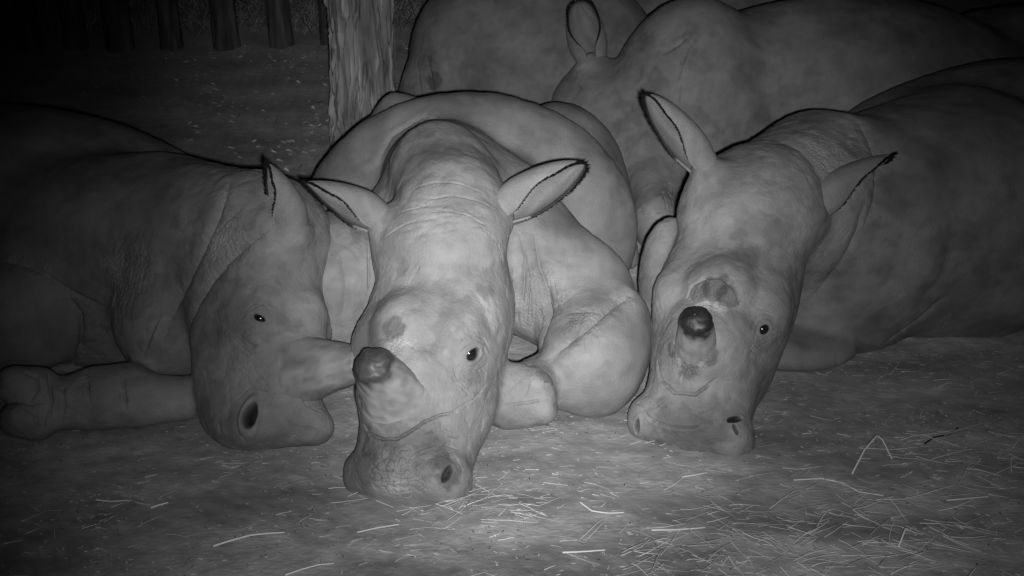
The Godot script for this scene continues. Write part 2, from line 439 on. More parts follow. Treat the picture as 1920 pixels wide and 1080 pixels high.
func rhinos() -> Array:
	return [
		{
			"label": "white rhinoceros lying head-on in the middle, muzzle on the ground, horn stump turned left",
			"seed": 2, "tone": 0.285, "coarse": 0.036, "base": Vector3(-0.2445, 0, -2.8942),
			"ellipsoids": [
				[Vector3(-0.2445, 0.5841, -2.8942), Vector3(0.2329, 0.1863, 0.2329), Vector3(-0.1498, -0.6305, 0.7616), Vector3(-0.3908, 0.7453, 0.5401), 0.05],
				[Vector3(-0.2069, 0.3524, -2.8492), Vector3(0.3144, 0.2212, 0.2154), Vector3(-0.1498, -0.6305, 0.7616), Vector3(-0.3908, 0.7453, 0.5401), 0.08],
				[Vector3(-0.2825, 0.3685, -2.6673), Vector3(0.3028, 0.1514, 0.2003), Vector3(-0.1498, -0.6305, 0.7616), Vector3(-0.3908, 0.7453, 0.5401), 0.06],
				[Vector3(-0.2939, 0.2089, -2.5417), Vector3(0.198, 0.1747, 0.184), Vector3(-0.1498, -0.6305, 0.7616), Vector3(-0.3908, 0.7453, 0.5401), 0.06],
				[Vector3(-0.2379, 0.1662, -2.6578), Vector3(0.2795, 0.1863, 0.2003), Vector3(-0.1498, -0.6305, 0.7616), Vector3(-0.3908, 0.7453, 0.5401), 0.06],
				[Vector3(-0.2947, 0.0664, -2.4534), Vector3(0.1514, 0.1921, 0.177), Vector3(-0.1498, -0.6305, 0.7616), Vector3(-0.3908, 0.7453, 0.5401), 0.05],
				[Vector3(-0.3087, -0.0062, -2.3741), Vector3(0.0722, 0.1805, 0.1747), Vector3(-0.1498, -0.6305, 0.7616), Vector3(-0.3908, 0.7453, 0.5401), 0.07],
				[Vector3(-0.3457, 0.2971, -2.4636), Vector3(0.1339, 0.1164, 0.1223), Vector3(-0.1498, -0.6305, 0.7616), Vector3(-0.3908, 0.7453, 0.5401), 0.06],
				[Vector3(-0.3292, 0.4362, -2.5898), Vector3(0.099, 0.0873, 0.099), Vector3(-0.1498, -0.6305, 0.7616), Vector3(-0.3908, 0.7453, 0.5401), 0.05],
				[Vector3(-0.3572, 0.3275, -2.7618), Vector3(0.2562, 0.1456, 0.1223), Vector3(-0.1498, -0.6305, 0.7616), Vector3(-0.3908, 0.7453, 0.5401), 0.06],
				[Vector3(-0.4495, 0.3434, -2.6674), Vector3(0.0873, 0.064, 0.0582), Vector3(-0.1498, -0.6305, 0.7616), Vector3(-0.3908, 0.7453, 0.5401), 0.05],
				[Vector3(-0.4494, -0.0028, -2.4158), Vector3(0.0722, 0.0873, 0.0606), Vector3(-0.1498, -0.6305, 0.7616), Vector3(-0.3908, 0.7453, 0.5401), 0.04],
				[Vector3(-0.1563, 0.3754, -2.6826), Vector3(0.2562, 0.1456, 0.1223), Vector3(-0.1498, -0.6305, 0.7616), Vector3(-0.3908, 0.7453, 0.5401), 0.06],
				[Vector3(-0.164, 0.4116, -2.5548), Vector3(0.0873, 0.064, 0.0582), Vector3(-0.1498, -0.6305, 0.7616), Vector3(-0.3908, 0.7453, 0.5401), 0.05],
				[Vector3(-0.1914, 0.0587, -2.3141), Vector3(0.0722, 0.0873, 0.0606), Vector3(-0.1498, -0.6305, 0.7616), Vector3(-0.3908, 0.7453, 0.5401), 0.04],
				[Vector3(-0.2265, 0.419, -3.3312), Vector3(0.42, 0.3, 0.26), Vector3(1, 0, 0), Vector3(0, 1, 0), 0.1],
				[Vector3(0.2314, 0.3208, -3.2103), Vector3(0.22, 0.2, 0.15), Vector3(1, 0, 0), Vector3(0, 1, 0), 0.12],
				[Vector3(-0.6325, 0.3137, -3.1438), Vector3(0.17, 0.34, 0.22), Vector3(1, 0, 0), Vector3(0, 1, 0), 0.06],
				[Vector3(-0.1882, 0.353, -3.8392), Vector3(0.74, 0.62, 0.36), Vector3(1, 0, 0), Vector3(0, 1, 0), 0.05],
				[Vector3(-0.2024, 0.2432, -4.1185), Vector3(0.7, 0.52, 0.62), Vector3(1, 0, 0), Vector3(0, 1, 0), 0.1],
				[Vector3(-0.4094, 0.445, -4.2452), Vector3(0.46, 0.44, 0.45), Vector3(1, 0, 0), Vector3(0, 1, 0), 0.12],
				[Vector3(0.2225, 0.3224, -4.307), Vector3(0.36, 0.54, 0.42), Vector3(1, 0, 0), Vector3(0, 1, 0), 0.02],
				[Vector3(0.2815, 0.1762, -2.9129), Vector3(0.185, 0.215, 0.2), Vector3(1, 0, 0), Vector3(0, 1, 0), 0.03],
				[Vector3(0.3943, 0.2008, -3.007), Vector3(0.1, 0.2, 0.15), Vector3(1, 0, 0), Vector3(0, 1, 0), 0.05],
			],
			"bones": [
				[Vector3(-0.2042, 0.6968, -3.0066), Vector3(-0.234, 0.7238, -3.1867), 0.195, 0.19, 0.05],
				[Vector3(-0.2617, 0.7646, -3.2654), Vector3(-0.2647, 0.6568, -3.5241), 0.185, 0.26, 0.04],
				[Vector3(-0.094, 0.5017, -3.4145), Vector3(0.3134, 0.2285, -3.0809), 0.3, 0.17, 0.1],
				[Vector3(-0.35, 0.4384, -3.3382), Vector3(-0.6306, 0.3172, -3.1345), 0.28, 0.2, 0.1],
				[Vector3(-0.5258, 0.8547, -4.1282), Vector3(-0.3859, 0.7278, -4.0821), 0.07, 0.11, 0.12],
				[Vector3(0.5185, 0.267, -4.1272), Vector3(0.5435, 0.1912, -3.9932), 0.07, 0.05, 0.04],
				[Vector3(0.2447, 0.1225, -2.904), Vector3(0, 0.1236, -2.7554), 0.12, 0.085, 0.03],
				[Vector3(-0.0268, 0.1376, -2.7392), Vector3(0.0706, 0.1655, -2.7068), 0.085, 0.066, 0.05],
				[Vector3(-0.0089, 0.0865, -2.6993), Vector3(0.0947, 0.1085, -2.6648), 0.07, 0.056, 0.045],
				[Vector3(-0.3593, 0.5762, -2.9233), Vector3(-0.4222, 0.6656, -2.9076), 0.099, 0.0624, 0.05],
				[Vector3(-0.1478, 0.6266, -2.8399), Vector3(-0.0618, 0.6793, -2.9443), 0.099, 0.0656, 0.05],
			],
			"sizes": [
				[Vector3(-0.2486, 0.5387, -2.8561), 0.3843, 0.009],
				[Vector3(-0.31, 0.1969, -2.4936), 0.3144, 0.0065],
				[Vector3(-0.1876, 0.7956, -3.1665), 0.3, 0.014],
				[Vector3(-0.1124, 0.3775, -2.497), 0.05, 0.003],
				[Vector3(-0.1832, 0.1134, -2.2566), 0.05, 0.004],
				[Vector3(-0.1862, 0.1177, -2.2582), 0.06, 0.0032],
				[Vector3(0.0706, 0.1655, -2.7068), 0.1, 0.007],
				[Vector3(0.0947, 0.1085, -2.6648), 0.1, 0.007],
				[Vector3(0.0849, 0.3673, -3.0018), 0.13, 0.0032],
				[Vector3(-0.3346, 0.1155, -2.2476), 0.1, 0.0032],
				[Vector3(0.232, 0.3533, -2.8114), 0.07, 0.0032],
				[Vector3(-0.3398, 0.4326, -2.4706), 0.05, 0.0032],
			],
			"grooves": [
				[0.008, 0.012, [Vector3(0.121, 0.1575, -2.6375), Vector3(0.0775, 0.1561, -2.6252), Vector3(0.0259, 0.1439, -2.6302), Vector3(-0.0173, 0.1369, -2.6326)]],
				[0.006, 0.008, [Vector3(0.0439, 0.2306, -2.717), Vector3(0.0554, 0.2097, -2.6599), Vector3(0.0432, 0.1685, -2.6387)]],
				[0.006, 0.007, [Vector3(0, 0.2229, -2.6924), Vector3(0.0104, 0.1845, -2.6526)]],
				[0.005, 0.007, [Vector3(0.0689, 0.1266, -2.6153), Vector3(0.0729, 0.0757, -2.6198)]],
				[0.008, -0.008, [Vector3(-0.1618, 0.393, -2.4664), Vector3(-0.1462, 0.4116, -2.4792), Vector3(-0.1154, 0.4145, -2.5044), Vector3(-0.0847, 0.3877, -2.5416), Vector3(-0.0723, 0.3535, -2.5544)]],
				[0.007, -0.005, [Vector3(-0.1587, 0.3803, -2.4638), Vector3(-0.1342, 0.3548, -2.4737), Vector3(-0.1004, 0.3425, -2.5079), Vector3(-0.0754, 0.3463, -2.5465)]],
				[0.005, 0.007, [Vector3(-0.1618, 0.4123, -2.4737), Vector3(-0.1464, 0.43, -2.4885), Vector3(-0.1155, 0.4328, -2.5146), Vector3(-0.0847, 0.4074, -2.5494), Vector3(-0.0723, 0.3739, -2.5609)]],
				[0.005, 0.006, [Vector3(-0.1589, 0.3597, -2.4595), Vector3(-0.1344, 0.3338, -2.4697), Vector3(-0.1005, 0.3215, -2.5034), Vector3(-0.0755, 0.3257, -2.5405)]],
				[0.007, 0.018, [Vector3(-0.4399, 0.1962, -2.3884), Vector3(-0.4149, 0.1852, -2.3537), Vector3(-0.3797, 0.1867, -2.3258), Vector3(-0.3313, 0.1942, -2.3126), Vector3(-0.2857, 0.2159, -2.3268), Vector3(-0.2484, 0.2327, -2.3472), Vector3(-0.2038, 0.2378, -2.3768), Vector3(-0.1635, 0.2296, -2.4092)]],
				[0.0045, 0.0085, [Vector3(-0.2182, 0.2086, -2.3496), Vector3(-0.1884, 0.1976, -2.3664)]],
				[0.0045, 0.0085, [Vector3(-0.1851, 0.1785, -2.3562), Vector3(-0.1613, 0.1643, -2.3751), Vector3(-0.1289, 0.1465, -2.4229)]],
				[0.0045, 0.0085, [Vector3(-0.2864, 0.1646, -2.2851), Vector3(-0.2466, 0.1707, -2.3046), Vector3(-0.2172, 0.1709, -2.3226)]],
				[0.0045, 0.0085, [Vector3(-0.2192, 0.1585, -2.3045), Vector3(-0.1934, 0.1634, -2.3358), Vector3(-0.1635, 0.14, -2.3487)]],
				[0.0045, 0.0085, [Vector3(-0.2975, 0.1513, -2.2692), Vector3(-0.2608, 0.1596, -2.2877), Vector3(-0.2286, 0.1649, -2.3086)]],
				[0.0045, 0.0085, [Vector3(-0.1664, 0.1352, -2.3173), Vector3(-0.1521, 0.1167, -2.3035), Vector3(-0.1426, 0.0974, -2.2943)]],
				[0.0045, 0.0085, [Vector3(-0.2552, 0.201, -2.3253), Vector3(-0.23, 0.205, -2.3401), Vector3(-0.2062, 0.2014, -2.3531)]],
				[0.0045, 0.0085, [Vector3(-0.2743, 0.1412, -2.2628), Vector3(-0.245, 0.1463, -2.2776)]],
				[0.0042, 0.008, [Vector3(-0.3988, 0.1151, -2.2711), Vector3(-0.3645, 0.1213, -2.2569), Vector3(-0.3267, 0.1252, -2.2488), Vector3(-0.2889, 0.1332, -2.2529)]],
				[0.005, 0.01, [Vector3(-0.4069, 0.0825, -2.2723), Vector3(-0.3677, 0.0823, -2.2557), Vector3(-0.3121, 0.0954, -2.2432), Vector3(-0.2661, 0.1086, -2.2446)]],
				[0.0035, 0.006, [Vector3(-0.3645, 0.083, -2.2546), Vector3(-0.3468, 0.0461, -2.2594)]],
				[0.0035, 0.006, [Vector3(-0.3168, 0.0933, -2.2437), Vector3(-0.3197, 0.0505, -2.2527)]],
				[0.0035, 0.006, [Vector3(-0.3088, 0.101, -2.2426), Vector3(-0.3083, 0.1245, -2.2471)]],
				[0.0035, 0.006, [Vector3(-0.2737, 0.1057, -2.2436), Vector3(-0.2594, 0.0749, -2.2422)]],
				[0.0035, 0.006, [Vector3(-0.3423, 0.1236, -2.2515), Vector3(-0.3384, 0.1441, -2.2638)]],
				[0.0042, 0.007, [Vector3(-0.1713, 0.3542, -2.4524), Vector3(-0.1589, 0.3193, -2.4448), Vector3(-0.1344, 0.2866, -2.4539)]],
				[0.0042, 0.007, [Vector3(-0.0973, 0.331, -2.5097), Vector3(-0.0787, 0.3002, -2.5294), Vector3(-0.0851, 0.2781, -2.5153)]],
				[0.0042, 0.007, [Vector3(-0.1651, 0.3324, -2.4469), Vector3(-0.1527, 0.3, -2.4411), Vector3(-0.1284, 0.2648, -2.4549)]],
				[0.0042, 0.007, [Vector3(-0.0742, 0.2709, -2.5338), Vector3(-0.1056, 0.243, -2.4803), Vector3(-0.1438, 0.2403, -2.433), Vector3(-0.1814, 0.2357, -2.3942)]],
				[0.0042, 0.007, [Vector3(-0.137, 0.4212, -2.4889), Vector3(-0.1155, 0.4287, -2.5119), Vector3(-0.0893, 0.3973, -2.5359)]],
				[0.0042, 0.007, [Vector3(-0.1467, 0.3364, -2.4604), Vector3(-0.1283, 0.3085, -2.4673), Vector3(-0.1006, 0.2947, -2.4959)]],
				[0.005, 0.006, [Vector3(-0.3209, 0.7978, -2.8828), Vector3(-0.2834, 0.8125, -2.8686), Vector3(-0.237, 0.8241, -2.8613), Vector3(-0.1962, 0.823, -2.857), Vector3(-0.158, 0.8147, -2.8566), Vector3(-0.095, 0.7843, -2.8656)]],
				[0.005, 0.006, [Vector3(-0.2732, 0.772, -2.824), Vector3(-0.2359, 0.7819, -2.8219), Vector3(-0.1876, 0.7874, -2.8254), Vector3(-0.1389, 0.777, -2.8294), Vector3(-0.0946, 0.7589, -2.8405), Vector3(-0.0434, 0.7227, -2.8561)]],
				[0.005, 0.006, [Vector3(-0.3587, 0.7275, -2.8383), Vector3(-0.3146, 0.7452, -2.8189), Vector3(-0.2724, 0.7596, -2.811)]],
				[0.005, 0.006, [Vector3(-0.2456, 0.7492, -2.7909), Vector3(-0.2023, 0.7469, -2.7839), Vector3(-0.1521, 0.7397, -2.7809), Vector3(-0.0932, 0.7092, -2.7769)]],
				[0.005, 0.006, [Vector3(-0.4096, 0.6514, -2.8045), Vector3(-0.3786, 0.6775, -2.7925), Vector3(-0.3399, 0.7035, -2.7848), Vector3(-0.2696, 0.7199, -2.764)]],
				[0.005, 0.006, [Vector3(-0.0928, 0.6933, -2.7592), Vector3(-0.0428, 0.634, -2.7795), Vector3(-0.0261, 0.5528, -2.806)]],
				[0.005, 0.006, [Vector3(-0.3198, 0.5552, -2.669), Vector3(-0.3243, 0.5353, -2.6121)]],
				[0.005, 0.006, [Vector3(-0.308, 0.5634, -2.6707), Vector3(-0.2916, 0.5938, -2.6848)]],
				[0.034, 0.0238, [Vector3(0.0819, 0.5717, -3.1071), Vector3(0.0882, 0.5283, -3.0731), Vector3(0.0981, 0.4744, -3.0385), Vector3(0.1132, 0.4358, -3.0184), Vector3(0.126, 0.3978, -3.0008), Vector3(0.128, 0.3516, -2.9768), Vector3(0.1231, 0.3099, -2.9424), Vector3(0.1137, 0.2744, -2.9132), Vector3(0.1008, 0.2305, -2.915), Vector3(0.0589, 0.2251, -2.7623)]],
				[0.0055, 0.0153, [Vector3(0.0819, 0.5717, -3.1071), Vector3(0.0882, 0.5283, -3.0731), Vector3(0.0981, 0.4744, -3.0385), Vector3(0.1132, 0.4358, -3.0184), Vector3(0.126, 0.3978, -3.0008), Vector3(0.128, 0.3516, -2.9768), Vector3(0.1231, 0.3099, -2.9424), Vector3(0.1137, 0.2744, -2.9132), Vector3(0.1008, 0.2305, -2.915), Vector3(0.0589, 0.2251, -2.7623)]],
				[0.006, 0.01, [Vector3(0.0473, 0.5244, -3.0677), Vector3(0.0516, 0.4941, -3.0499), Vector3(0.0574, 0.4495, -3.0293), Vector3(0.0604, 0.403, -3.014), Vector3(0.0576, 0.3531, -3.0075), Vector3(0.0522, 0.2976, -3.0143), Vector3(0.0482, 0.253, -3.0317)]],
				[0.012, 0.012, [Vector3(0.0285, 0.5742, -3.0988), Vector3(0.0472, 0.5077, -3.0578), Vector3(0.0466, 0.4648, -3.0361), Vector3(0.0429, 0.412, -3.0178), Vector3(0.0379, 0.3637, -3.0112), Vector3(0.0154, 0.2703, -3.0404)]],
				[0.034, 0.0168, [Vector3(0.4269, 0.3947, -2.9774), Vector3(0.3679, 0.3856, -2.9218), Vector3(0.3229, 0.3776, -2.8574), Vector3(0.2853, 0.3626, -2.8121), Vector3(0.2523, 0.343, -2.7902), Vector3(0.2235, 0.3222, -2.7797), Vector3(0.1781, 0.2835, -2.7798), Vector3(0.1262, 0.2282, -2.7985)]],
				[0.0055, 0.0108, [Vector3(0.4269, 0.3947, -2.9774), Vector3(0.3679, 0.3856, -2.9218), Vector3(0.3229, 0.3776, -2.8574), Vector3(0.2853, 0.3626, -2.8121), Vector3(0.2523, 0.343, -2.7902), Vector3(0.2235, 0.3222, -2.7797), Vector3(0.1781, 0.2835, -2.7798), Vector3(0.1262, 0.2282, -2.7985)]],
				[0.01, 0.012, [Vector3(0.2261, 0.2985, -2.7588), Vector3(0.1781, 0.2835, -2.7798), Vector3(0.1262, 0.2282, -2.7985)]],
				[0.008, 0.012, [Vector3(0.2349, 0.3069, -2.7615), Vector3(0.2413, 0.2773, -2.7413)]],
				[0.005, 0.006, [Vector3(0.2357, 0.3809, -2.8732), Vector3(0.2422, 0.3692, -2.8341), Vector3(0.2228, 0.3432, -2.803), Vector3(0.2098, 0.3226, -2.7878)]],
				[0.005, 0.006, [Vector3(0.2622, 0.3842, -2.8648), Vector3(0.2512, 0.3723, -2.8361)]],
				[0.005, 0.006, [Vector3(0.2422, 0.3692, -2.8341), Vector3(0.2589, 0.3768, -2.8441)]],
				[0.005, 0.006, [Vector3(0.2618, 0.3303, -2.7742), Vector3(0.268, 0.3093, -2.756)]],
				[0.005, 0.006, [Vector3(0.2834, 0.3402, -2.7826), Vector3(0.286, 0.321, -2.7645)]],
				[0.007, 0.014, [Vector3(-0.5061, 0.5598, -3.0492), Vector3(-0.5012, 0.517, -3.014), Vector3(-0.4979, 0.4546, -2.9807), Vector3(-0.4987, 0.407, -2.9647)]],
				[0.03, 0.012, [Vector3(-0.5901, 0.5491, -2.9901), Vector3(-0.5829, 0.5188, -2.9729), Vector3(-0.574, 0.4746, -2.9527), Vector3(-0.5697, 0.4315, -2.9356), Vector3(-0.5782, 0.3713, -2.9164), Vector3(-0.5901, 0.3238, -2.9081)]],
				[0.02, 0.01, [Vector3(-0.533, 0.7351, -3.6096), Vector3(-0.5162, 0.7756, -3.6287), Vector3(-0.4851, 0.8238, -3.6542), Vector3(-0.4227, 0.863, -3.6681), Vector3(-0.3668, 0.8903, -3.681)]],
			],
			"dents": [
				[Vector3(-0.1124, 0.3775, -2.497), Vector3(0.6426, 0.0891, -0.761), Vector3(-0.1366, 0.9906, 0.0006), Vector3(0.029, 0.019, 1), 0.016, 0.25, 0.12],
				[Vector3(-0.1832, 0.1134, -2.2566), Vector3(0.785, -0.6187, -0.0304), Vector3(0.4174, 0.5646, -0.712), Vector3(0.013, 0.03, 1), 0.02, 0.32, 0.02],
			],
			"folds": [
				[Vector3(-0.2103, 0.7275, -2.7618), 0.2, Vector3(0, 0.9397, -0.342), 0.024, 0.004],
				[Vector3(0.0662, 0.3655, -3.0064), 0.18, Vector3(0.995, 0.0935, -0.034), 0.018, 0.005],
				[Vector3(-0.4452, 0.4723, -2.7235), 0.12, Vector3(1, 0, 0), 0.016, 0.003],
				[Vector3(-0.2618, 0.1778, -2.3046), 0.09, Vector3(0.2873, 0.9001, -0.3276), 0.017, 0.002],
				[Vector3(-0.1206, 0.3003, -2.4731), 0.06, Vector3(0.4472, 0.8405, -0.3059), 0.01, 0.0015],
			],
			"cracks": [
				[Vector3(-0.1862, 0.1177, -2.2582), 0.06, 0.012, 0.005],
				[Vector3(0.0849, 0.3673, -3.0018), 0.13, 0.014, 0.0028],
				[Vector3(-0.3346, 0.1155, -2.2476), 0.1, 0.022, 0.006],
				[Vector3(0.232, 0.3533, -2.8114), 0.07, 0.018, 0.003],
				[Vector3(-0.3398, 0.4326, -2.4706), 0.05, 0.012, 0.0025],
			],
			"spots": [
				[Vector3(-0.3535, 0.4665, -2.5043), 0.036, 0.55],
				[Vector3(-0.3377, 0.4213, -2.4493), 0.04, 1.15],
				[Vector3(-0.1835, 0.1226, -2.2645), 0.05, 0.6],
				[Vector3(-0.0584, 0.4585, -2.6418), 0.055, 1.35],
				[Vector3(-0.416, 0.112, -2.282), 0.05, 0.8],
				[Vector3(-0.3352, 0.0988, -2.2462), 0.06, 1.15],
				[Vector3(-0.2224, 0.1469, -2.2825), 0.06, 0.75],
				[Vector3(-0.4048, 0.1705, -2.3327), 0.05, 0.75],
				[Vector3(-0.369, 0.2737, -2.3352), 0.05, 0.85],
				[Vector3(-0.226, 0.899, -3.0519), 0.06, 0.85],
				[Vector3(-0.3564, 0.8156, -2.9745), 0.05, 1.12],
				[Vector3(-0.1051, 0.3162, -2.4956), 0.035, 0.85],
				[Vector3(0.3921, 0.2125, -2.7556), 0.03, 0.75],
				[Vector3(-0.2605, 0.1552, -2.2832), 0.1, 0.8],
				[Vector3(-0.3996, 0.1325, -2.283), 0.09, 0.8],
			],
			"ears": [
				[Vector3(-0.4121, 0.6591, -2.9077), Vector3(-0.6669, 0.8247, -2.9042), Vector3(-0.3563, -0.6086, 0.709), 0.078, 0],
				[Vector3(-0.0718, 0.6726, -2.9446), Vector3(0.2341, 0.8782, -2.9343), Vector3(0.4624, -0.3615, 0.8096), 0.082, 0.5],
			],
			"eyes": [
				[Vector3(-0.1313, 0.3749, -2.5132), 0.026],
			],
			"horns": [
				[Vector3(-0.3504, 0.3029, -2.3887), Vector3(-0.3913, 0.4336, -2.3035), 0.098, 0.058, 0.95, 0.2, 0.03],
			],
			"nails": [
				[Vector3(0.0819, 0.1687, -2.703), Vector3(0.0212, -0.0177, -0.0485), Vector3(-0.0077, 0.0531, -0.0227), Vector3(0.05, 0.0143, 0.0166)],
				[Vector3(0.1045, 0.1106, -2.6615), Vector3(0.0172, -0.0152, -0.0418), Vector3(-0.0037, 0.0462, -0.0183), Vector3(0.0434, 0.0092, 0.0145)],
			],
		},
		{
			"label": "white rhinoceros on the right, head down facing the camera, two dark cut horn stumps showing",
			"seed": 3, "tone": 0.285, "coarse": 0.036, "base": Vector3(0.8487, 0, -3.1824),
			"ellipsoids": [
				[Vector3(0.8487, 0.6083, -3.1824), Vector3(0.2458, 0.1967, 0.2458), Vector3(-0.3432, -0.6269, 0.6994), Vector3(-0.205, 0.7767, 0.5956), 0.05],
				[Vector3(0.8207, 0.3591, -3.1559), Vector3(0.3319, 0.2335, 0.2274), Vector3(-0.3432, -0.6269, 0.6994), Vector3(-0.205, 0.7767, 0.5956), 0.08],
				[Vector3(0.7398, 0.3812, -2.9649), Vector3(0.3196, 0.1598, 0.2114), Vector3(-0.3432, -0.6269, 0.6994), Vector3(-0.205, 0.7767, 0.5956), 0.06],
				[Vector3(0.6782, 0.212, -2.848), Vector3(0.209, 0.1844, 0.1942), Vector3(-0.3432, -0.6269, 0.6994), Vector3(-0.205, 0.7767, 0.5956), 0.06],
				[Vector3(0.7287, 0.1628, -2.9728), Vector3(0.295, 0.1967, 0.2114), Vector3(-0.3432, -0.6269, 0.6994), Vector3(-0.205, 0.7767, 0.5956), 0.06],
				[Vector3(0.6338, 0.0602, -2.7686), Vector3(0.1598, 0.2028, 0.1868), Vector3(-0.3432, -0.6269, 0.6994), Vector3(-0.205, 0.7767, 0.5956), 0.05],
				[Vector3(0.5959, -0.0162, -2.6923), Vector3(0.0762, 0.1905, 0.1844), Vector3(-0.3432, -0.6269, 0.6994), Vector3(-0.205, 0.7767, 0.5956), 0.07],
				[Vector3(0.6463, 0.3093, -2.7589), Vector3(0.1414, 0.1229, 0.1291), Vector3(-0.3432, -0.6269, 0.6994), Vector3(-0.205, 0.7767, 0.5956), 0.06],
				[Vector3(0.7074, 0.4565, -2.8782), Vector3(0.1045, 0.0922, 0.1045), Vector3(-0.3432, -0.6269, 0.6994), Vector3(-0.205, 0.7767, 0.5956), 0.05],
				[Vector3(0.6568, 0.3685, -3.0698), Vector3(0.2704, 0.1536, 0.1291), Vector3(-0.3432, -0.6269, 0.6994), Vector3(-0.205, 0.7767, 0.5956), 0.06],
				[Vector3(0.5629, 0.4025, -2.9711), Vector3(0.0922, 0.0676, 0.0615), Vector3(-0.3432, -0.6269, 0.6994), Vector3(-0.205, 0.7767, 0.5956), 0.05],
				[Vector3(0.4555, 0.0301, -2.739), Vector3(0.0762, 0.0922, 0.0639), Vector3(-0.3432, -0.6269, 0.6994), Vector3(-0.205, 0.7767, 0.5956), 0.04],
				[Vector3(0.8708, 0.3542, -2.9775), Vector3(0.2704, 0.1536, 0.1291), Vector3(-0.3432, -0.6269, 0.6994), Vector3(-0.205, 0.7767, 0.5956), 0.06],
				[Vector3(0.8671, 0.3823, -2.84), Vector3(0.0922, 0.0676, 0.0615), Vector3(-0.3432, -0.6269, 0.6994), Vector3(-0.205, 0.7767, 0.5956), 0.05],
				[Vector3(0.7304, 0.0118, -2.6205), Vector3(0.0762, 0.0922, 0.0639), Vector3(-0.3432, -0.6269, 0.6994), Vector3(-0.205, 0.7767, 0.5956), 0.04],
				[Vector3(0.6986, 0.4544, -2.8579), Vector3(0.0922, 0.086, 0.1045), Vector3(-0.3432, -0.6269, 0.6994), Vector3(-0.205, 0.7767, 0.5956), 0.03],
				[Vector3(2.5041, 0.3858, -4.1704), Vector3(1.15, 0.7, 0.62), Vector3(0.9903, 0, 0.1392), Vector3(0, 1, 0), 0.1],
				[Vector3(1.353, 0.2208, -3.5145), Vector3(0.36, 0.29, 0.26), Vector3(1, 0, 0), Vector3(0, 1, 0), 0.12],
				[Vector3(1.1161, 0.0539, -3.2834), Vector3(0.24, 0.08, 0.15), Vector3(1, 0, 0), Vector3(0, 1, 0), 0.05],
				[Vector3(0.6074, 0.3416, -3.303), Vector3(0.12, 0.24, 0.12), Vector3(1, 0, 0), Vector3(0, 1, 0), 0.03],
			],
			"bones": [
				[Vector3(0.94, 0.6284, -3.301), Vector3(1.2024, 0.5543, -3.54), 0.24, 0.39, 0.08],
				[Vector3(1.4453, 0.4579, -3.6433), Vector3(1.8824, 0.4194, -3.8634), 0.45, 0.58, 0.07],
				[Vector3(0.731, 0.6349, -3.2163), Vector3(0.7001, 0.7751, -3.193), 0.1045, 0.06, 0.05],
				[Vector3(0.9563, 0.6199, -3.1192), Vector3(1.0442, 0.6083, -3.1573), 0.1045, 0.076, 0.05],
			],
			"sizes": [
				[Vector3(0.8301, 0.5602, -3.1467), 0.4056, 0.009],
				[Vector3(0.6563, 0.2003, -2.799), 0.3319, 0.0065],
				[Vector3(0.9777, 0.83, -3.4476), 0.3, 0.014],
				[Vector3(0.8279, 0.3564, -2.7437), 0.05, 0.003],
				[Vector3(0.7138, 0.1123, -2.5844), 0.05, 0.004],
				[Vector3(0.7131, 0.0899, -2.5585), 0.038, 0.004],
				[Vector3(0.4131, 0.0421, -2.6635), 0.048, 0.004],
				[Vector3(0.5662, 0.2443, -2.6472), 0.05, 0.0032],
				[Vector3(1.183, 0.8098, -3.2573), 0.16, 0.0032],
				[Vector3(0.5663, 0.3032, -2.65), 0.085, 0.0032],
				[Vector3(0.6542, 0.4638, -2.7705), 0.09, 0.004],
				[Vector3(0.5664, 0.2997, -2.6493), 0.09, 0.004],
				[Vector3(0.6542, 0.4638, -2.7705), 0.075, 0.0032],
			],
			"grooves": [
				[0.008, -0.008, [Vector3(0.7884, 0.3565, -2.7253), Vector3(0.8027, 0.3772, -2.7482), Vector3(0.8315, 0.3858, -2.7547), Vector3(0.8529, 0.3754, -2.7526)]],
				[0.007, -0.005, [Vector3(0.7961, 0.3423, -2.7233), Vector3(0.821, 0.3268, -2.733), Vector3(0.8475, 0.3371, -2.7446)]],
				[0.005, 0.007, [Vector3(0.7907, 0.3745, -2.741), Vector3(0.8041, 0.3965, -2.7609), Vector3(0.8323, 0.4061, -2.7652), Vector3(0.8529, 0.3967, -2.7604)]],
				[0.005, 0.006, [Vector3(0.7952, 0.3224, -2.7125), Vector3(0.8213, 0.3049, -2.7265), Vector3(0.8499, 0.3123, -2.7445)]],
				[0.008, 0.018, [Vector3(0.4871, 0.2186, -2.785), Vector3(0.4932, 0.1894, -2.7099), Vector3(0.5251, 0.1775, -2.6436), Vector3(0.5866, 0.1859, -2.6155), Vector3(0.6186, 0.2045, -2.62), Vector3(0.6515, 0.2327, -2.6242)]],
				[0.008, 0.018, [Vector3(0.4205, 0.1099, -2.704), Vector3(0.4558, 0.083, -2.6317), Vector3(0.5062, 0.0798, -2.5875), Vector3(0.5404, 0.0856, -2.5674), Vector3(0.5761, 0.0946, -2.5536), Vector3(0.6391, 0.1197, -2.5564)]],
				[0.0045, 0.008, [Vector3(0.5928, 0.1411, -2.5697), Vector3(0.6373, 0.1525, -2.5842), Vector3(0.7126, 0.166, -2.6208)]],
				[0.0045, 0.008, [Vector3(0.6087, 0.1599, -2.5883), Vector3(0.6566, 0.1686, -2.6009)]],
				[0.0045, 0.008, [Vector3(0.4396, 0.1228, -2.7451), Vector3(0.46, 0.1295, -2.6772)]],
				[0.0045, 0.008, [Vector3(0.5915, 0.1203, -2.5552), Vector3(0.627, 0.1389, -2.5702)]],
				[0.0045, 0.008, [Vector3(0.4822, 0.1183, -2.6128), Vector3(0.5355, 0.1202, -2.5732), Vector3(0.5919, 0.1305, -2.5611)]],
				[0.0045, 0.008, [Vector3(0.4697, 0.129, -2.648), Vector3(0.5289, 0.1424, -2.5926)]],
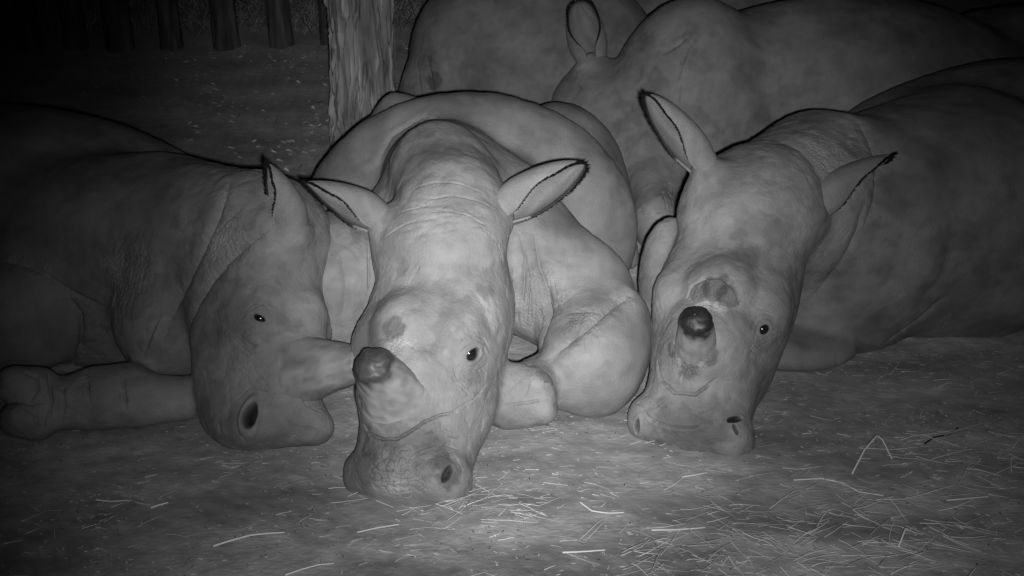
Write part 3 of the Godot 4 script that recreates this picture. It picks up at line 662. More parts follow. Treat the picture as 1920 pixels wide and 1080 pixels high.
				[0.0045, 0.008, [Vector3(0.7824, 0.4024, -2.7602), Vector3(0.8129, 0.4188, -2.776), Vector3(0.85, 0.4092, -2.767)]],
				[0.0045, 0.008, [Vector3(0.7817, 0.3319, -2.7036), Vector3(0.8084, 0.3036, -2.7165), Vector3(0.8414, 0.316, -2.7404)]],
				[0.0045, 0.008, [Vector3(0.7961, 0.3423, -2.7233), Vector3(0.7768, 0.3097, -2.6898), Vector3(0.8114, 0.2756, -2.711)]],
				[0.0045, 0.008, [Vector3(0.5096, 0.3131, -2.7472), Vector3(0.4978, 0.2491, -2.761)]],
				[0.034, 0.0112, [Vector3(1.3242, 0.9089, -3.4704), Vector3(1.3318, 0.878, -3.4066), Vector3(1.3392, 0.8403, -3.3514), Vector3(1.3425, 0.7994, -3.3061), Vector3(1.3374, 0.7543, -3.2663), Vector3(1.3278, 0.706, -3.2338), Vector3(1.3181, 0.6619, -3.212), Vector3(1.2982, 0.6071, -3.1921), Vector3(1.2812, 0.5691, -3.1838)]],
				[0.0055, 0.0072, [Vector3(1.3242, 0.9089, -3.4704), Vector3(1.3318, 0.878, -3.4066), Vector3(1.3392, 0.8403, -3.3514), Vector3(1.3425, 0.7994, -3.3061), Vector3(1.3374, 0.7543, -3.2663), Vector3(1.3278, 0.706, -3.2338), Vector3(1.3181, 0.6619, -3.212), Vector3(1.2982, 0.6071, -3.1921), Vector3(1.2812, 0.5691, -3.1838)]],
				[0.034, 0.0112, [Vector3(1.2828, 0.6647, -3.2015), Vector3(1.2698, 0.6154, -3.185), Vector3(1.2557, 0.551, -3.1765), Vector3(1.2414, 0.4972, -3.1795), Vector3(1.2255, 0.4436, -3.1914), Vector3(1.2077, 0.388, -3.2141), Vector3(1.1876, 0.3292, -3.2465), Vector3(1.1596, 0.2652, -3.2822), Vector3(1.1286, 0.2062, -3.3102)]],
				[0.0055, 0.0072, [Vector3(1.2828, 0.6647, -3.2015), Vector3(1.2698, 0.6154, -3.185), Vector3(1.2557, 0.551, -3.1765), Vector3(1.2414, 0.4972, -3.1795), Vector3(1.2255, 0.4436, -3.1914), Vector3(1.2077, 0.388, -3.2141), Vector3(1.1876, 0.3292, -3.2465), Vector3(1.1596, 0.2652, -3.2822), Vector3(1.1286, 0.2062, -3.3102)]],
				[0.034, 0.0098, [Vector3(1.6784, 0.2736, -3.2792), Vector3(1.6598, 0.244, -3.2888), Vector3(1.6324, 0.2014, -3.3022), Vector3(1.5999, 0.1609, -3.3109), Vector3(1.5578, 0.1255, -3.3097), Vector3(1.5147, 0.0895, -3.3115), Vector3(1.4868, 0.0614, -3.319)]],
				[0.0055, 0.0063, [Vector3(1.6784, 0.2736, -3.2792), Vector3(1.6598, 0.244, -3.2888), Vector3(1.6324, 0.2014, -3.3022), Vector3(1.5999, 0.1609, -3.3109), Vector3(1.5578, 0.1255, -3.3097), Vector3(1.5147, 0.0895, -3.3115), Vector3(1.4868, 0.0614, -3.319)]],
				[0.01, 0.012, [Vector3(1.731, 0.1734, -3.3362), Vector3(1.7463, 0.0902, -3.3991)]],
				[0.06, 0.009, [Vector3(1.4493, 0.5637, -3.2024), Vector3(1.4429, 0.5315, -3.1964), Vector3(1.4358, 0.4836, -3.1919), Vector3(1.4287, 0.4288, -3.1933), Vector3(1.4199, 0.378, -3.1994), Vector3(1.3996, 0.3142, -3.2142), Vector3(1.3742, 0.2527, -3.2326), Vector3(1.3549, 0.21, -3.2443)]],
				[0.07, 0.009, [Vector3(1.6721, 0.5671, -3.2617), Vector3(1.6614, 0.5305, -3.2513), Vector3(1.6491, 0.4755, -3.2419), Vector3(1.637, 0.4152, -3.2377), Vector3(1.6267, 0.363, -3.2419), Vector3(1.6047, 0.3133, -3.2472), Vector3(1.5783, 0.2751, -3.2526), Vector3(1.5591, 0.2494, -3.256)]],
				[0.007, 0.012, [Vector3(0.5835, 0.4323, -2.8295), Vector3(0.5965, 0.4711, -2.8372), Vector3(0.6324, 0.5083, -2.8172), Vector3(0.68, 0.519, -2.7971), Vector3(0.7186, 0.4941, -2.7739), Vector3(0.744, 0.4403, -2.759)]],
			],
			"dents": [
				[Vector3(0.8279, 0.3564, -2.7437), Vector3(0.7558, 0.5842, -0.2959), Vector3(-0.6342, 0.7656, -0.1083), Vector3(0.018, 0.015, 1), 0.016, 0.25, 0.12],
				[Vector3(0.7138, 0.1123, -2.5844), Vector3(0.9023, -0.0439, -0.4289), Vector3(-0.2932, 0.6671, -0.6849), Vector3(0.03, 0.01, 1), 0.022, 0.08, 0.15],
				[Vector3(0.7131, 0.0899, -2.5585), Vector3(0.9244, 0.1428, -0.3537), Vector3(-0.3365, 0.7422, -0.5796), Vector3(0.008, 0.018, 1), 0.015, 0.3, 0.15],
				[Vector3(0.4131, 0.0421, -2.6635), Vector3(0.7521, -0.0595, 0.6563), Vector3(0, 0.9959, 0.0903), Vector3(0.01, 0.028, 1), 0.02, 0.4, 0.15],
			],
			"folds": [
				[Vector3(0.8008, 0.6813, -2.9944), 0.24, Vector3(0.2425, 0.9116, -0.3318), 0.015, 0.002],
				[Vector3(0.5519, 0.1376, -2.5763), 0.11, Vector3(0.0995, 0.935, -0.3403), 0.017, 0.0022],
				[Vector3(1.2057, 0.3694, -3.2238), 0.2, Vector3(0.8575, 0.4835, -0.176), 0.016, 0.002],
				[Vector3(0.5023, 0.335, -2.8805), 0.1, Vector3(0.9806, 0.1843, -0.0671), 0.014, 0.002],
				[Vector3(0.8212, 0.3199, -2.7315), 0.05, Vector3(0.1961, 0.9214, -0.3354), 0.01, 0.0015],
			],
			"cracks": [
				[Vector3(0.5662, 0.2443, -2.6472), 0.05, 0.014, 0.0025],
				[Vector3(1.183, 0.8098, -3.2573), 0.16, 0.02, 0.002],
				[Vector3(0.5663, 0.3032, -2.65), 0.085, 0.012, 0.006],
				[Vector3(0.6542, 0.4638, -2.7705), 0.075, 0.011, 0.004],
			],
			"spots": [
				[Vector3(0.9077, 0.6151, -2.962), 0.06, 0.78],
				[Vector3(0.7926, 0.5541, -2.9147), 0.05, 0.85],
				[Vector3(0.6837, 0.5553, -2.9111), 0.06, 1.12],
				[Vector3(0.568, 0.2674, -2.6463), 0.04, 0.6],
				[Vector3(0.5186, 0.3002, -2.7113), 0.028, 0.5],
				[Vector3(0.6291, 0.3133, -2.6276), 0.028, 0.55],
				[Vector3(0.5424, 0.2756, -2.6692), 0.016, 1.5],
				[Vector3(0.5917, 0.2844, -2.6338), 0.016, 1.5],
				[Vector3(0.5237, 0.3125, -2.7048), 0.014, 1.5],
				[Vector3(0.6193, 0.3126, -2.629), 0.014, 1.4],
				[Vector3(0.6151, 0.4683, -2.8037), 0.036, 0.6],
				[Vector3(0.6583, 0.4907, -2.7833), 0.046, 0.5],
				[Vector3(0.7041, 0.4705, -2.7626), 0.038, 0.5],
				[Vector3(0.6211, 0.4359, -2.7511), 0.026, 1.6],
				[Vector3(0.6697, 0.4348, -2.7348), 0.024, 1.5],
				[Vector3(1.2085, 0.9249, -3.56), 0.08, 0.85],
				[Vector3(1.0551, 0.8597, -3.3017), 0.06, 1.1],
				[Vector3(0.5593, 0.1083, -2.5599), 0.13, 0.8],
			],
			"ears": [
				[Vector3(0.7074, 0.7657, -3.1913), Vector3(0.4819, 1.0565, -3.2439), Vector3(-0.816, -0.2746, 0.5086), 0.075, 0.6],
				[Vector3(1.0349, 0.6021, -3.1531), Vector3(1.3832, 0.8303, -3.3106), Vector3(0.5842, -0.5189, 0.6241), 0.095, 0],
			],
			"eyes": [
				[Vector3(0.8245, 0.3507, -2.7636), 0.022],
			],
			"horns": [
				[Vector3(0.5995, 0.3205, -2.6945), Vector3(0.5694, 0.4443, -2.6101), 0.072, 0.052, 0.9, 0.07, 0.03],
			],
			"nails": [],
		},
		{
			"label": "white rhinoceros on the left, head in side view with long horn stump pointing right",
			"seed": 1, "tone": 0.285, "coarse": 0.036, "base": Vector3(-0.7941, 0, -2.9972),
			"ellipsoids": [
				[Vector3(-0.7941, 0.5809, -2.9972), Vector3(0.1917, 0.1534, 0.1917), Vector3(0.1209, -0.8088, 0.5755), Vector3(0.8857, 0.3497, 0.3053), 0.05],
				[Vector3(-0.9062, 0.4135, -2.9591), Vector3(0.2588, 0.2276, 0.1773), Vector3(0.1209, -0.8088, 0.5755), Vector3(0.8857, 0.3497, 0.3053), 0.08],
				[Vector3(-0.7798, 0.3648, -2.8541), Vector3(0.2492, 0.1246, 0.1649), Vector3(0.1209, -0.8088, 0.5755), Vector3(0.8857, 0.3497, 0.3053), 0.06],
				[Vector3(-0.794, 0.2196, -2.772), Vector3(0.1629, 0.1438, 0.1514), Vector3(0.1209, -0.8088, 0.5755), Vector3(0.8857, 0.3497, 0.3053), 0.06],
				[Vector3(-0.8859, 0.2326, -2.8344), Vector3(0.23, 0.1534, 0.1649), Vector3(0.1209, -0.8088, 0.5755), Vector3(0.8857, 0.3497, 0.3053), 0.06],
				[Vector3(-0.8208, 0.0982, -2.7122), Vector3(0.1246, 0.1581, 0.1457), Vector3(0.1209, -0.8088, 0.5755), Vector3(0.8857, 0.3497, 0.3053), 0.05],
				[Vector3(-0.8143, 0.0244, -2.6624), Vector3(0.0594, 0.1486, 0.1438), Vector3(0.1209, -0.8088, 0.5755), Vector3(0.8857, 0.3497, 0.3053), 0.07],
				[Vector3(-0.6995, 0.2487, -2.7343), Vector3(0.1102, 0.0958, 0.1006), Vector3(0.1209, -0.8088, 0.5755), Vector3(0.8857, 0.3497, 0.3053), 0.06],
				[Vector3(-0.6968, 0.3812, -2.8153), Vector3(0.0815, 0.0719, 0.0815), Vector3(0.1209, -0.8088, 0.5755), Vector3(0.8857, 0.3497, 0.3053), 0.05],
				[Vector3(-0.8623, 0.4161, -2.8147), Vector3(0.2109, 0.1198, 0.1006), Vector3(0.1209, -0.8088, 0.5755), Vector3(0.8857, 0.3497, 0.3053), 0.06],
				[Vector3(-0.7997, 0.4123, -2.7249), Vector3(0.0719, 0.0527, 0.0479), Vector3(0.1209, -0.8088, 0.5755), Vector3(0.8857, 0.3497, 0.3053), 0.05],
				[Vector3(-0.8425, 0.0983, -2.5709), Vector3(0.0594, 0.0719, 0.0498), Vector3(0.1209, -0.8088, 0.5755), Vector3(0.8857, 0.3497, 0.3053), 0.04],
				[Vector3(-0.7806, 0.33, -2.9529), Vector3(0.2109, 0.1198, 0.1006), Vector3(0.1209, -0.8088, 0.5755), Vector3(0.8857, 0.3497, 0.3053), 0.06],
				[Vector3(-0.6838, 0.2899, -2.9213), Vector3(0.0719, 0.0527, 0.0479), Vector3(0.1209, -0.8088, 0.5755), Vector3(0.8857, 0.3497, 0.3053), 0.05],
				[Vector3(-0.7377, -0.0123, -2.7484), Vector3(0.0594, 0.0719, 0.0498), Vector3(0.1209, -0.8088, 0.5755), Vector3(0.8857, 0.3497, 0.3053), 0.04],
				[Vector3(-0.8689, 0.0587, -2.716), Vector3(0.1054, 0.1629, 0.1438), Vector3(0.1209, -0.8088, 0.5755), Vector3(0.8857, 0.3497, 0.3053), 0.05],
				[Vector3(-0.733, 0.1124, -2.6692), Vector3(0.0958, 0.0863, 0.1246), Vector3(0.1209, -0.8088, 0.5755), Vector3(0.8857, 0.3497, 0.3053), 0.05],
				[Vector3(-0.9808, 0.3265, -2.949), Vector3(0.23, 0.1342, 0.1342), Vector3(0.1209, -0.8088, 0.5755), Vector3(0.8857, 0.3497, 0.3053), 0.08],
				[Vector3(-0.9638, 0.1526, -2.8306), Vector3(0.2109, 0.1246, 0.1246), Vector3(0.1209, -0.8088, 0.5755), Vector3(0.8857, 0.3497, 0.3053), 0.07],
				[Vector3(-1.5755, 0.3099, -3.5256), Vector3(0.6, 0.46, 0.42), Vector3(1, 0, 0), Vector3(0, 1, 0), 0.15],
				[Vector3(-2.2588, 0.2646, -3.8071), Vector3(1.05, 0.66, 0.62), Vector3(0.9848, 0, -0.1736), Vector3(0, 1, 0), 0.08],
				[Vector3(-1.2415, 0.2431, -3.1075), Vector3(0.22, 0.24, 0.22), Vector3(1, 0, 0), Vector3(0, 1, 0), 0.06],
				[Vector3(-1.89, 0.2244, -3.1539), Vector3(0.28, 0.22, 0.18), Vector3(1, 0, 0), Vector3(0, 1, 0), 0.05],
			],
			"bones": [
				[Vector3(-0.725, 0.0869, -2.6463), Vector3(-0.6359, 0.0541, -2.6343), 0.07, 0.054, 0.07],
				[Vector3(-0.9176, 0.5501, -3.1128), Vector3(-1.3341, 0.408, -3.4336), 0.25, 0.38, 0.09],
				[Vector3(-1.1195, 0.0776, -2.8025), Vector3(-1.5609, 0.0893, -2.7323), 0.078, 0.09, 0.03],
				[Vector3(-1.3306, 0.0914, -2.8076), Vector3(-1.4132, 0.0845, -2.805), 0.104, 0.102, 0.07],
				[Vector3(-1.5863, 0.1538, -2.7345), Vector3(-1.6412, 0.1721, -2.7092), 0.068, 0.062, 0.02],
				[Vector3(-1.5706, 0.0594, -2.6682), Vector3(-1.6108, 0.0803, -2.6439), 0.066, 0.06, 0.02],
				[Vector3(-0.8201, 0.6329, -2.9186), Vector3(-0.7309, 0.6506, -2.8717), 0.0815, 0.064, 0.05],
				[Vector3(-0.7342, 0.5422, -3.064), Vector3(-0.665, 0.5615, -3.1387), 0.0815, 0.048, 0.05],
			],
			"sizes": [
				[Vector3(-0.7968, 0.5387, -2.9725), 0.3163, 0.009],
				[Vector3(-0.7724, 0.1953, -2.7441), 0.2588, 0.0065],
				[Vector3(-0.8373, 0.8101, -3.1656), 0.3, 0.014],
				[Vector3(-0.8029, 0.4282, -2.6679), 0.05, 0.003],
				[Vector3(-0.824, 0.1517, -2.5391), 0.062, 0.004],
				[Vector3(-1.6412, 0.1721, -2.7092), 0.1, 0.007],
				[Vector3(-1.6108, 0.0803, -2.6439), 0.1, 0.007],
				[Vector3(-1.3619, 0.4431, -3.0136), 0.12, 0.0032],
				[Vector3(-0.9442, 0.623, -2.8439), 0.1, 0.0032],
			],
			"grooves": [
				[0.008, -0.008, [Vector3(-0.8484, 0.4241, -2.6781), Vector3(-0.8234, 0.448, -2.6822), Vector3(-0.789, 0.4456, -2.6792), Vector3(-0.766, 0.4191, -2.6724)]],
				[0.007, -0.005, [Vector3(-0.8443, 0.4091, -2.67), Vector3(-0.8114, 0.4028, -2.6588), Vector3(-0.775, 0.4048, -2.6628)]],
				[0.005, 0.007, [Vector3(-0.8494, 0.4436, -2.6887), Vector3(-0.8253, 0.4664, -2.6958), Vector3(-0.7909, 0.4637, -2.6932), Vector3(-0.7668, 0.4386, -2.6829)]],
				[0.005, 0.006, [Vector3(-0.8445, 0.3882, -2.663), Vector3(-0.812, 0.3813, -2.6532), Vector3(-0.7757, 0.3832, -2.6574)]],
				[0.009, 0.014, [Vector3(-1.5403, 0.2044, -2.7313), Vector3(-1.5246, 0.1763, -2.7012), Vector3(-1.5097, 0.1392, -2.6659), Vector3(-1.5135, 0.0954, -2.6446), Vector3(-1.5186, 0.062, -2.6271)]],
				[0.009, 0.014, [Vector3(-1.5156, 0.179, -2.7641), Vector3(-1.4811, 0.1643, -2.696), Vector3(-1.4695, 0.1212, -2.663), Vector3(-1.482, 0.0686, -2.6568)]],
				[0.009, 0.014, [Vector3(-1.4374, 0.1936, -2.7749), Vector3(-1.405, 0.171, -2.7095), Vector3(-1.3903, 0.1329, -2.6782)]],
				[0.009, 0.014, [Vector3(-1.305, 0.1918, -2.758), Vector3(-1.2907, 0.1684, -2.7219), Vector3(-1.2808, 0.1269, -2.6928), Vector3(-1.2796, 0.0904, -2.6843)]],
				[0.009, 0.014, [Vector3(-1.6323, 0.1395, -2.6463), Vector3(-1.5652, 0.1342, -2.6491), Vector3(-1.511, 0.1364, -2.6638)]],
				[0.009, 0.014, [Vector3(-1.5988, 0.2232, -2.6999), Vector3(-1.562, 0.2054, -2.6967), Vector3(-1.5513, 0.1756, -2.6784), Vector3(-1.571, 0.1436, -2.6572)]],
				[0.009, 0.014, [Vector3(-1.5821, 0.1306, -2.6263), Vector3(-1.5486, 0.1087, -2.6273), Vector3(-1.54, 0.0776, -2.6127), Vector3(-1.5698, 0.0399, -2.6032)]],
				[0.034, 0.014, [Vector3(-0.9663, 0.7884, -3.0519), Vector3(-0.9626, 0.772, -3.0009), Vector3(-0.9645, 0.7437, -2.9516), Vector3(-0.9728, 0.7082, -2.9153), Vector3(-0.9853, 0.6724, -2.8932), Vector3(-1.0067, 0.6262, -2.8791), Vector3(-1.0329, 0.5776, -2.8753), Vector3(-1.0606, 0.5289, -2.8769), Vector3(-1.09, 0.4806, -2.8844), Vector3(-1.1244, 0.4289, -2.9055), Vector3(-1.1567, 0.3771, -2.9236), Vector3(-1.1777, 0.3306, -2.9112), Vector3(-1.196, 0.2854, -2.8955), Vector3(-1.2105, 0.2518, -2.8891)]],
				[0.0055, 0.009, [Vector3(-0.9663, 0.7884, -3.0519), Vector3(-0.9626, 0.772, -3.0009), Vector3(-0.9645, 0.7437, -2.9516), Vector3(-0.9728, 0.7082, -2.9153), Vector3(-0.9853, 0.6724, -2.8932), Vector3(-1.0067, 0.6262, -2.8791), Vector3(-1.0329, 0.5776, -2.8753), Vector3(-1.0606, 0.5289, -2.8769), Vector3(-1.09, 0.4806, -2.8844), Vector3(-1.1244, 0.4289, -2.9055), Vector3(-1.1567, 0.3771, -2.9236), Vector3(-1.1777, 0.3306, -2.9112), Vector3(-1.196, 0.2854, -2.8955), Vector3(-1.2105, 0.2518, -2.8891)]],
				[0.034, 0.0112, [Vector3(-0.7833, 0.6784, -2.8222), Vector3(-0.8105, 0.6596, -2.8171), Vector3(-0.8475, 0.6325, -2.8133), Vector3(-0.884, 0.604, -2.8112), Vector3(-0.9214, 0.5708, -2.8071), Vector3(-0.9625, 0.5265, -2.8071), Vector3(-1.004, 0.4759, -2.8138), Vector3(-1.038, 0.4274, -2.8173), Vector3(-1.0675, 0.3782, -2.8212), Vector3(-1.1042, 0.3113, -2.8514), Vector3(-1.1418, 0.246, -2.9024)]],
				[0.0055, 0.0072, [Vector3(-0.7833, 0.6784, -2.8222), Vector3(-0.8105, 0.6596, -2.8171), Vector3(-0.8475, 0.6325, -2.8133), Vector3(-0.884, 0.604, -2.8112), Vector3(-0.9214, 0.5708, -2.8071), Vector3(-0.9625, 0.5265, -2.8071), Vector3(-1.004, 0.4759, -2.8138), Vector3(-1.038, 0.4274, -2.8173), Vector3(-1.0675, 0.3782, -2.8212), Vector3(-1.1042, 0.3113, -2.8514), Vector3(-1.1418, 0.246, -2.9024)]],
				[0.01, 0.014, [Vector3(-1.2149, 0.3432, -2.9091), Vector3(-1.2338, 0.3032, -2.894), Vector3(-1.2599, 0.2523, -2.888), Vector3(-1.287, 0.1949, -2.8897)]],
				[0.012, 0.014, [Vector3(-1.413, 0.3883, -3.0266), Vector3(-1.4202, 0.3436, -3.0107), Vector3(-1.471, 0.2573, -3.0724), Vector3(-1.5198, 0.1902, -3.1143), Vector3(-1.5525, 0.147, -3.1317)]],
				[0.016, 0.022, [Vector3(-1.6171, 0.3397, -3.1024), Vector3(-1.5898, 0.2666, -3.1019), Vector3(-1.5973, 0.2002, -3.1105), Vector3(-1.6223, 0.1251, -3.1318), Vector3(-1.6804, 0.047, -3.1836), Vector3(-1.7647, -0.0399, -3.2859)]],
				[0.018, 0.012, [Vector3(-1.8828, 0.4518, -3.1665), Vector3(-1.825, 0.4521, -3.1522), Vector3(-1.7522, 0.4412, -3.1367), Vector3(-1.7049, 0.4192, -3.1233), Vector3(-1.6584, 0.3881, -3.1127), Vector3(-1.6143, 0.36, -3.1036), Vector3(-1.5694, 0.3379, -3.095), Vector3(-1.5281, 0.3176, -3.0905), Vector3(-1.4975, 0.3052, -3.0836)]],
				[0.01, 0.014, [Vector3(-1.6107, 0.0693, -3.1679), Vector3(-1.5561, 0.0748, -3.1642)]],
				[0.005, 0.009, [Vector3(-0.8714, 0.3697, -2.6677), Vector3(-0.8227, 0.3384, -2.646), Vector3(-0.7769, 0.3544, -2.6517)]],
				[0.005, 0.009, [Vector3(-0.8867, 0.3483, -2.6656), Vector3(-0.8316, 0.3155, -2.6391), Vector3(-0.7973, 0.3224, -2.6403)]],
				[0.005, 0.009, [Vector3(-0.8272, 0.4507, -2.6848), Vector3(-0.7976, 0.4654, -2.6936), Vector3(-0.7645, 0.4451, -2.6896)]],
				[0.005, 0.009, [Vector3(-0.8749, 0.1802, -2.593), Vector3(-0.8323, 0.2187, -2.6064), Vector3(-0.7778, 0.2117, -2.5903), Vector3(-0.7403, 0.1708, -2.5599)]],
				[0.005, 0.009, [Vector3(-0.8158, 0.2563, -2.622), Vector3(-0.7798, 0.2277, -2.6036), Vector3(-0.7516, 0.2038, -2.5836)]],
				[0.005, 0.009, [Vector3(-0.7056, 0.2558, -2.623), Vector3(-0.6826, 0.195, -2.6124), Vector3(-0.654, 0.1474, -2.605), Vector3(-0.6163, 0.116, -2.6283)]],
				[0.005, 0.009, [Vector3(-0.7269, 0.1421, -2.5499), Vector3(-0.6866, 0.1001, -2.5575), Vector3(-0.6333, 0.0785, -2.5793), Vector3(-0.5939, 0.0743, -2.6045)]],
				[0.005, 0.009, [Vector3(-0.7112, 0.0826, -2.5475), Vector3(-0.6823, 0.0594, -2.5616)]],
				[0.005, 0.009, [Vector3(-0.8979, 0.1254, -2.553), Vector3(-0.8453, 0.0863, -2.5138), Vector3(-0.8066, 0.0388, -2.5468)]],
				[0.005, 0.009, [Vector3(-0.8601, 0.2696, -2.6335), Vector3(-0.8334, 0.2554, -2.6239)]],
				[0.005, 0.009, [Vector3(-0.6222, 0.2758, -2.6812), Vector3(-0.6144, 0.2463, -2.6834)]],
			],
			"dents": [
				[Vector3(-0.8029, 0.4282, -2.6679), Vector3(0.9061, -0.3702, 0.2048), Vector3(0.4225, 0.8165, -0.3934), Vector3(0.022, 0.009, 1), 0.016, 0.25, 0.12],
				[Vector3(-0.824, 0.1517, -2.5391), Vector3(0.9864, -0.0354, 0.1605), Vector3(0.1386, 0.7039, -0.6967), Vector3(0.022, 0.042, 1), 0.055, 0.12, 0.15],
			],
			"folds": [
				[Vector3(-1.3607, 0.3637, -2.9585), 0.22, Vector3(0.9806, -0.1843, 0.0671), 0.02, 0.003],
				[Vector3(-0.9636, 0.5965, -2.8408), 0.18, Vector3(0.8575, 0.4835, -0.176), 0.018, 0.0025],
				[Vector3(-0.6915, 0.6573, -2.8207), 0.14, Vector3(0.0995, 0.935, -0.3403), 0.016, 0.002],
				[Vector3(-1.2561, 0.1056, -2.693), 0.18, Vector3(1, 0, 0), 0.022, 0.002],
				[Vector3(-0.8315, 0.322, -2.6412), 0.07, Vector3(0.2873, 0.9001, -0.3276), 0.012, 0.0015],
			],
			"cracks": [
				[Vector3(-1.3619, 0.4431, -3.0136), 0.12, 0.016, 0.003],
				[Vector3(-0.9442, 0.623, -2.8439), 0.1, 0.014, 0.0025],
			],
			"spots": [
				[Vector3(-0.7924, 0.5308, -2.7637), 0.08, 0.85],
				[Vector3(-0.7575, 0.4909, -2.7473), 0.06, 1.1],
				[Vector3(-1.1493, 0.6536, -2.9922), 0.03, 0.7],
				[Vector3(-0.6913, 0.3977, -2.7253), 0.06, 1.1],
				[Vector3(-0.8715, 0.1161, -2.5283), 0.05, 0.85],
			],
			"ears": [
				[Vector3(-0.7282, 0.6393, -2.8686), Vector3(-0.7844, 0.8733, -2.9325), Vector3(-0.8575, 0.0777, 0.5085), 0.08, 0],
				[Vector3(-0.6674, 0.566, -3.1279), Vector3(-0.6168, 0.4714, -3.3548), Vector3(0.4082, 0.1044, -0.9069), 0.06, 0],
			],
			"eyes": [
				[Vector3(-0.8025, 0.4198, -2.6849), 0.02],
			],
			"horns": [
				[Vector3(-0.6865, 0.2328, -2.7032), Vector3(-0.4735, 0.2879, -2.6183), 0.125, 0.056, 0.9, 0.7, 0.012],
			],
			"nails": [
				[Vector3(-1.652, 0.1757, -2.7043), Vector3(0.0268, 0.0167, 0.046), Vector3(0.0069, 0.053, -0.0233), Vector3(-0.0474, 0.0158, 0.0218)],
				[Vector3(-1.6202, 0.0852, -2.6382), Vector3(0.0323, 0.0148, 0.0407), Vector3(0.01, 0.0491, -0.0258), Vector3(-0.0413, 0.0215, 0.0249)],
			],
		},
		{
			"label": "large rhinoceros lying behind the others at upper right, one rounded ear raised",
			"seed": 4, "tone": 0.285, "coarse": 0.036, "base": Vector3(0.4203, 0.3299, -5.1265),
			"ellipsoids": [
				[Vector3(0.4203, 0.7312, -5.1265), Vector3(0.2241, 0.1793, 0.2241), Vector3(-0.5537, -0.8307, -0.0583), Vector3(-0.695, 0.4224, 0.5819), 0.05],
				[Vector3(0.4129, 0.5395, -5.208), Vector3(0.3026, 0.2129, 0.2017), Vector3(-0.5537, -0.8307, -0.0583), Vector3(-0.695, 0.4224, 0.5819), 0.08],
				[Vector3(0.1955, 0.3447, -5.1721), Vector3(0.2801, 0.1569, 0.1681), Vector3(-0.5537, -0.8307, -0.0583), Vector3(-0.695, 0.4224, 0.5819), 0.06],
				[Vector3(0.9803, 0.6102, -5.0502), Vector3(0.48, 0.7, 0.5), Vector3(1, 0, 0), Vector3(0, 1, 0), 0.1],
				[Vector3(1.8529, 0.517, -5.2291), Vector3(1.25, 0.8, 0.62), Vector3(1, 0, 0), Vector3(0, 1, 0), 0.1],
				[Vector3(3.0412, 0.5309, -5.5003), Vector3(1, 0.72, 0.6), Vector3(1, 0, 0), Vector3(0, 1, 0), 0.1],
				[Vector3(0.72, 0.2594, -4.3373), Vector3(0.1, 0.16, 0.12), Vector3(1, 0, 0), Vector3(0, 1, 0), 0.04],
			],
			"bones": [
				[Vector3(0.4471, 0.9286, -5.1129), Vector3(0.5588, 0.6743, -5.0204), 0.09, 0.2, 0.08],
				[Vector3(0.5882, 0.6467, -5.0103), Vector3(0.7059, 0.5361, -4.9701), 0.26, 0.36, 0.1],
				[Vector3(0.7496, 0.4336, -4.6348), Vector3(0.7232, 0.2664, -4.3611), 0.17, 0.1, 0.08],
			],
			"sizes": [
				[Vector3(0.6082, 0.7239, -4.7191), 0.45, 0.016],
			],
			"grooves": [
				[0.014, 0.016, [Vector3(0.8978, 1.1002, -4.703), Vector3(0.8559, 1.013, -4.6615), Vector3(0.8295, 0.9248, -4.6315)]],
				[0.02, 0.012, [Vector3(0.7703, 1.046, -4.7247), Vector3(0.8339, 1.0861, -4.7159), Vector3(0.8867, 1.1244, -4.7243)]],
				[0.015, 0.01, [Vector3(0.8421, 0.9128, -4.6224), Vector3(0.8338, 0.8428, -4.6035), Vector3(0.8266, 0.7718, -4.5903)]],
				[0.009, 0.012, [Vector3(0.771, 0.4664, -4.4334), Vector3(0.7777, 0.4167, -4.359), Vector3(0.7831, 0.3699, -4.2801)]],
				[0.009, 0.012, [Vector3(0.7437, 0.4673, -4.4292), Vector3(0.7381, 0.4163, -4.3071), Vector3(0.7473, 0.365, -4.2486)]],
				[0.009, 0.012, [Vector3(0.6267, 0.3376, -4.3006), Vector3(0.7074, 0.3476, -4.2343), Vector3(0.7899, 0.3446, -4.2649)]],
				[0.009, 0.012, [Vector3(0.7853, 0.4435, -4.4153), Vector3(0.7919, 0.3991, -4.3434)]],
			],
			"dents": [],
			"folds": [
				[Vector3(0.6909, 0.4544, -4.4266), 0.25, Vector3(1, 0, 0), 0.022, 0.004],
				[Vector3(0.509, 0.8922, -4.8941), 0.14, Vector3(0.9578, -0.27, 0.0983), 0.02, 0.003],
			],
			"cracks": [],
			"spots": [],
			"ears": [
				[Vector3(0.4453, 0.9391, -5.0955), Vector3(0.3662, 1.2722, -5.2167), Vector3(-0.1191, 0.3396, 0.933), 0.105, 1],
			],
			"eyes": [],
			"horns": [],
			"nails": [],
		},
		{
			"label": "rhinoceros showing only its rounded bulk, directly right of the weathered tree trunk",
			"seed": 5, "tone": 0.22, "coarse": 0.036, "base": Vector3(0.1691, 0.4939, -5.8544),
			"ellipsoids": [
				[Vector3(0.1691, 0.7729, -5.8544), Vector3(0.8, 0.72, 0.62), Vector3(1, 0, 0), Vector3(0, 1, 0), 0.06],
				[Vector3(-0.2635, 0.8848, -5.7355), Vector3(0.36, 0.5, 0.45), Vector3(1, 0, 0), Vector3(0, 1, 0), 0.1],
				[Vector3(-0.5176, 0.6526, -5.5445), Vector3(0.17, 0.32, 0.22), Vector3(1, 0, 0), Vector3(0, 1, 0), 0.06],
			],
			"bones": [
				[Vector3(-0.5994, 0.8806, -5.5424), Vector3(-0.6099, 0.668, -5.4437), 0.03, 0.04, 0.02],
				[Vector3(-0.5413, 0.7703, -5.4278), Vector3(-0.5267, 0.6787, -5.3732), 0.022, 0.03, 0.015],
			],
			"sizes": [
				[Vector3(-0.5082, 0.7874, -5.4872), 0.3, 0.016],
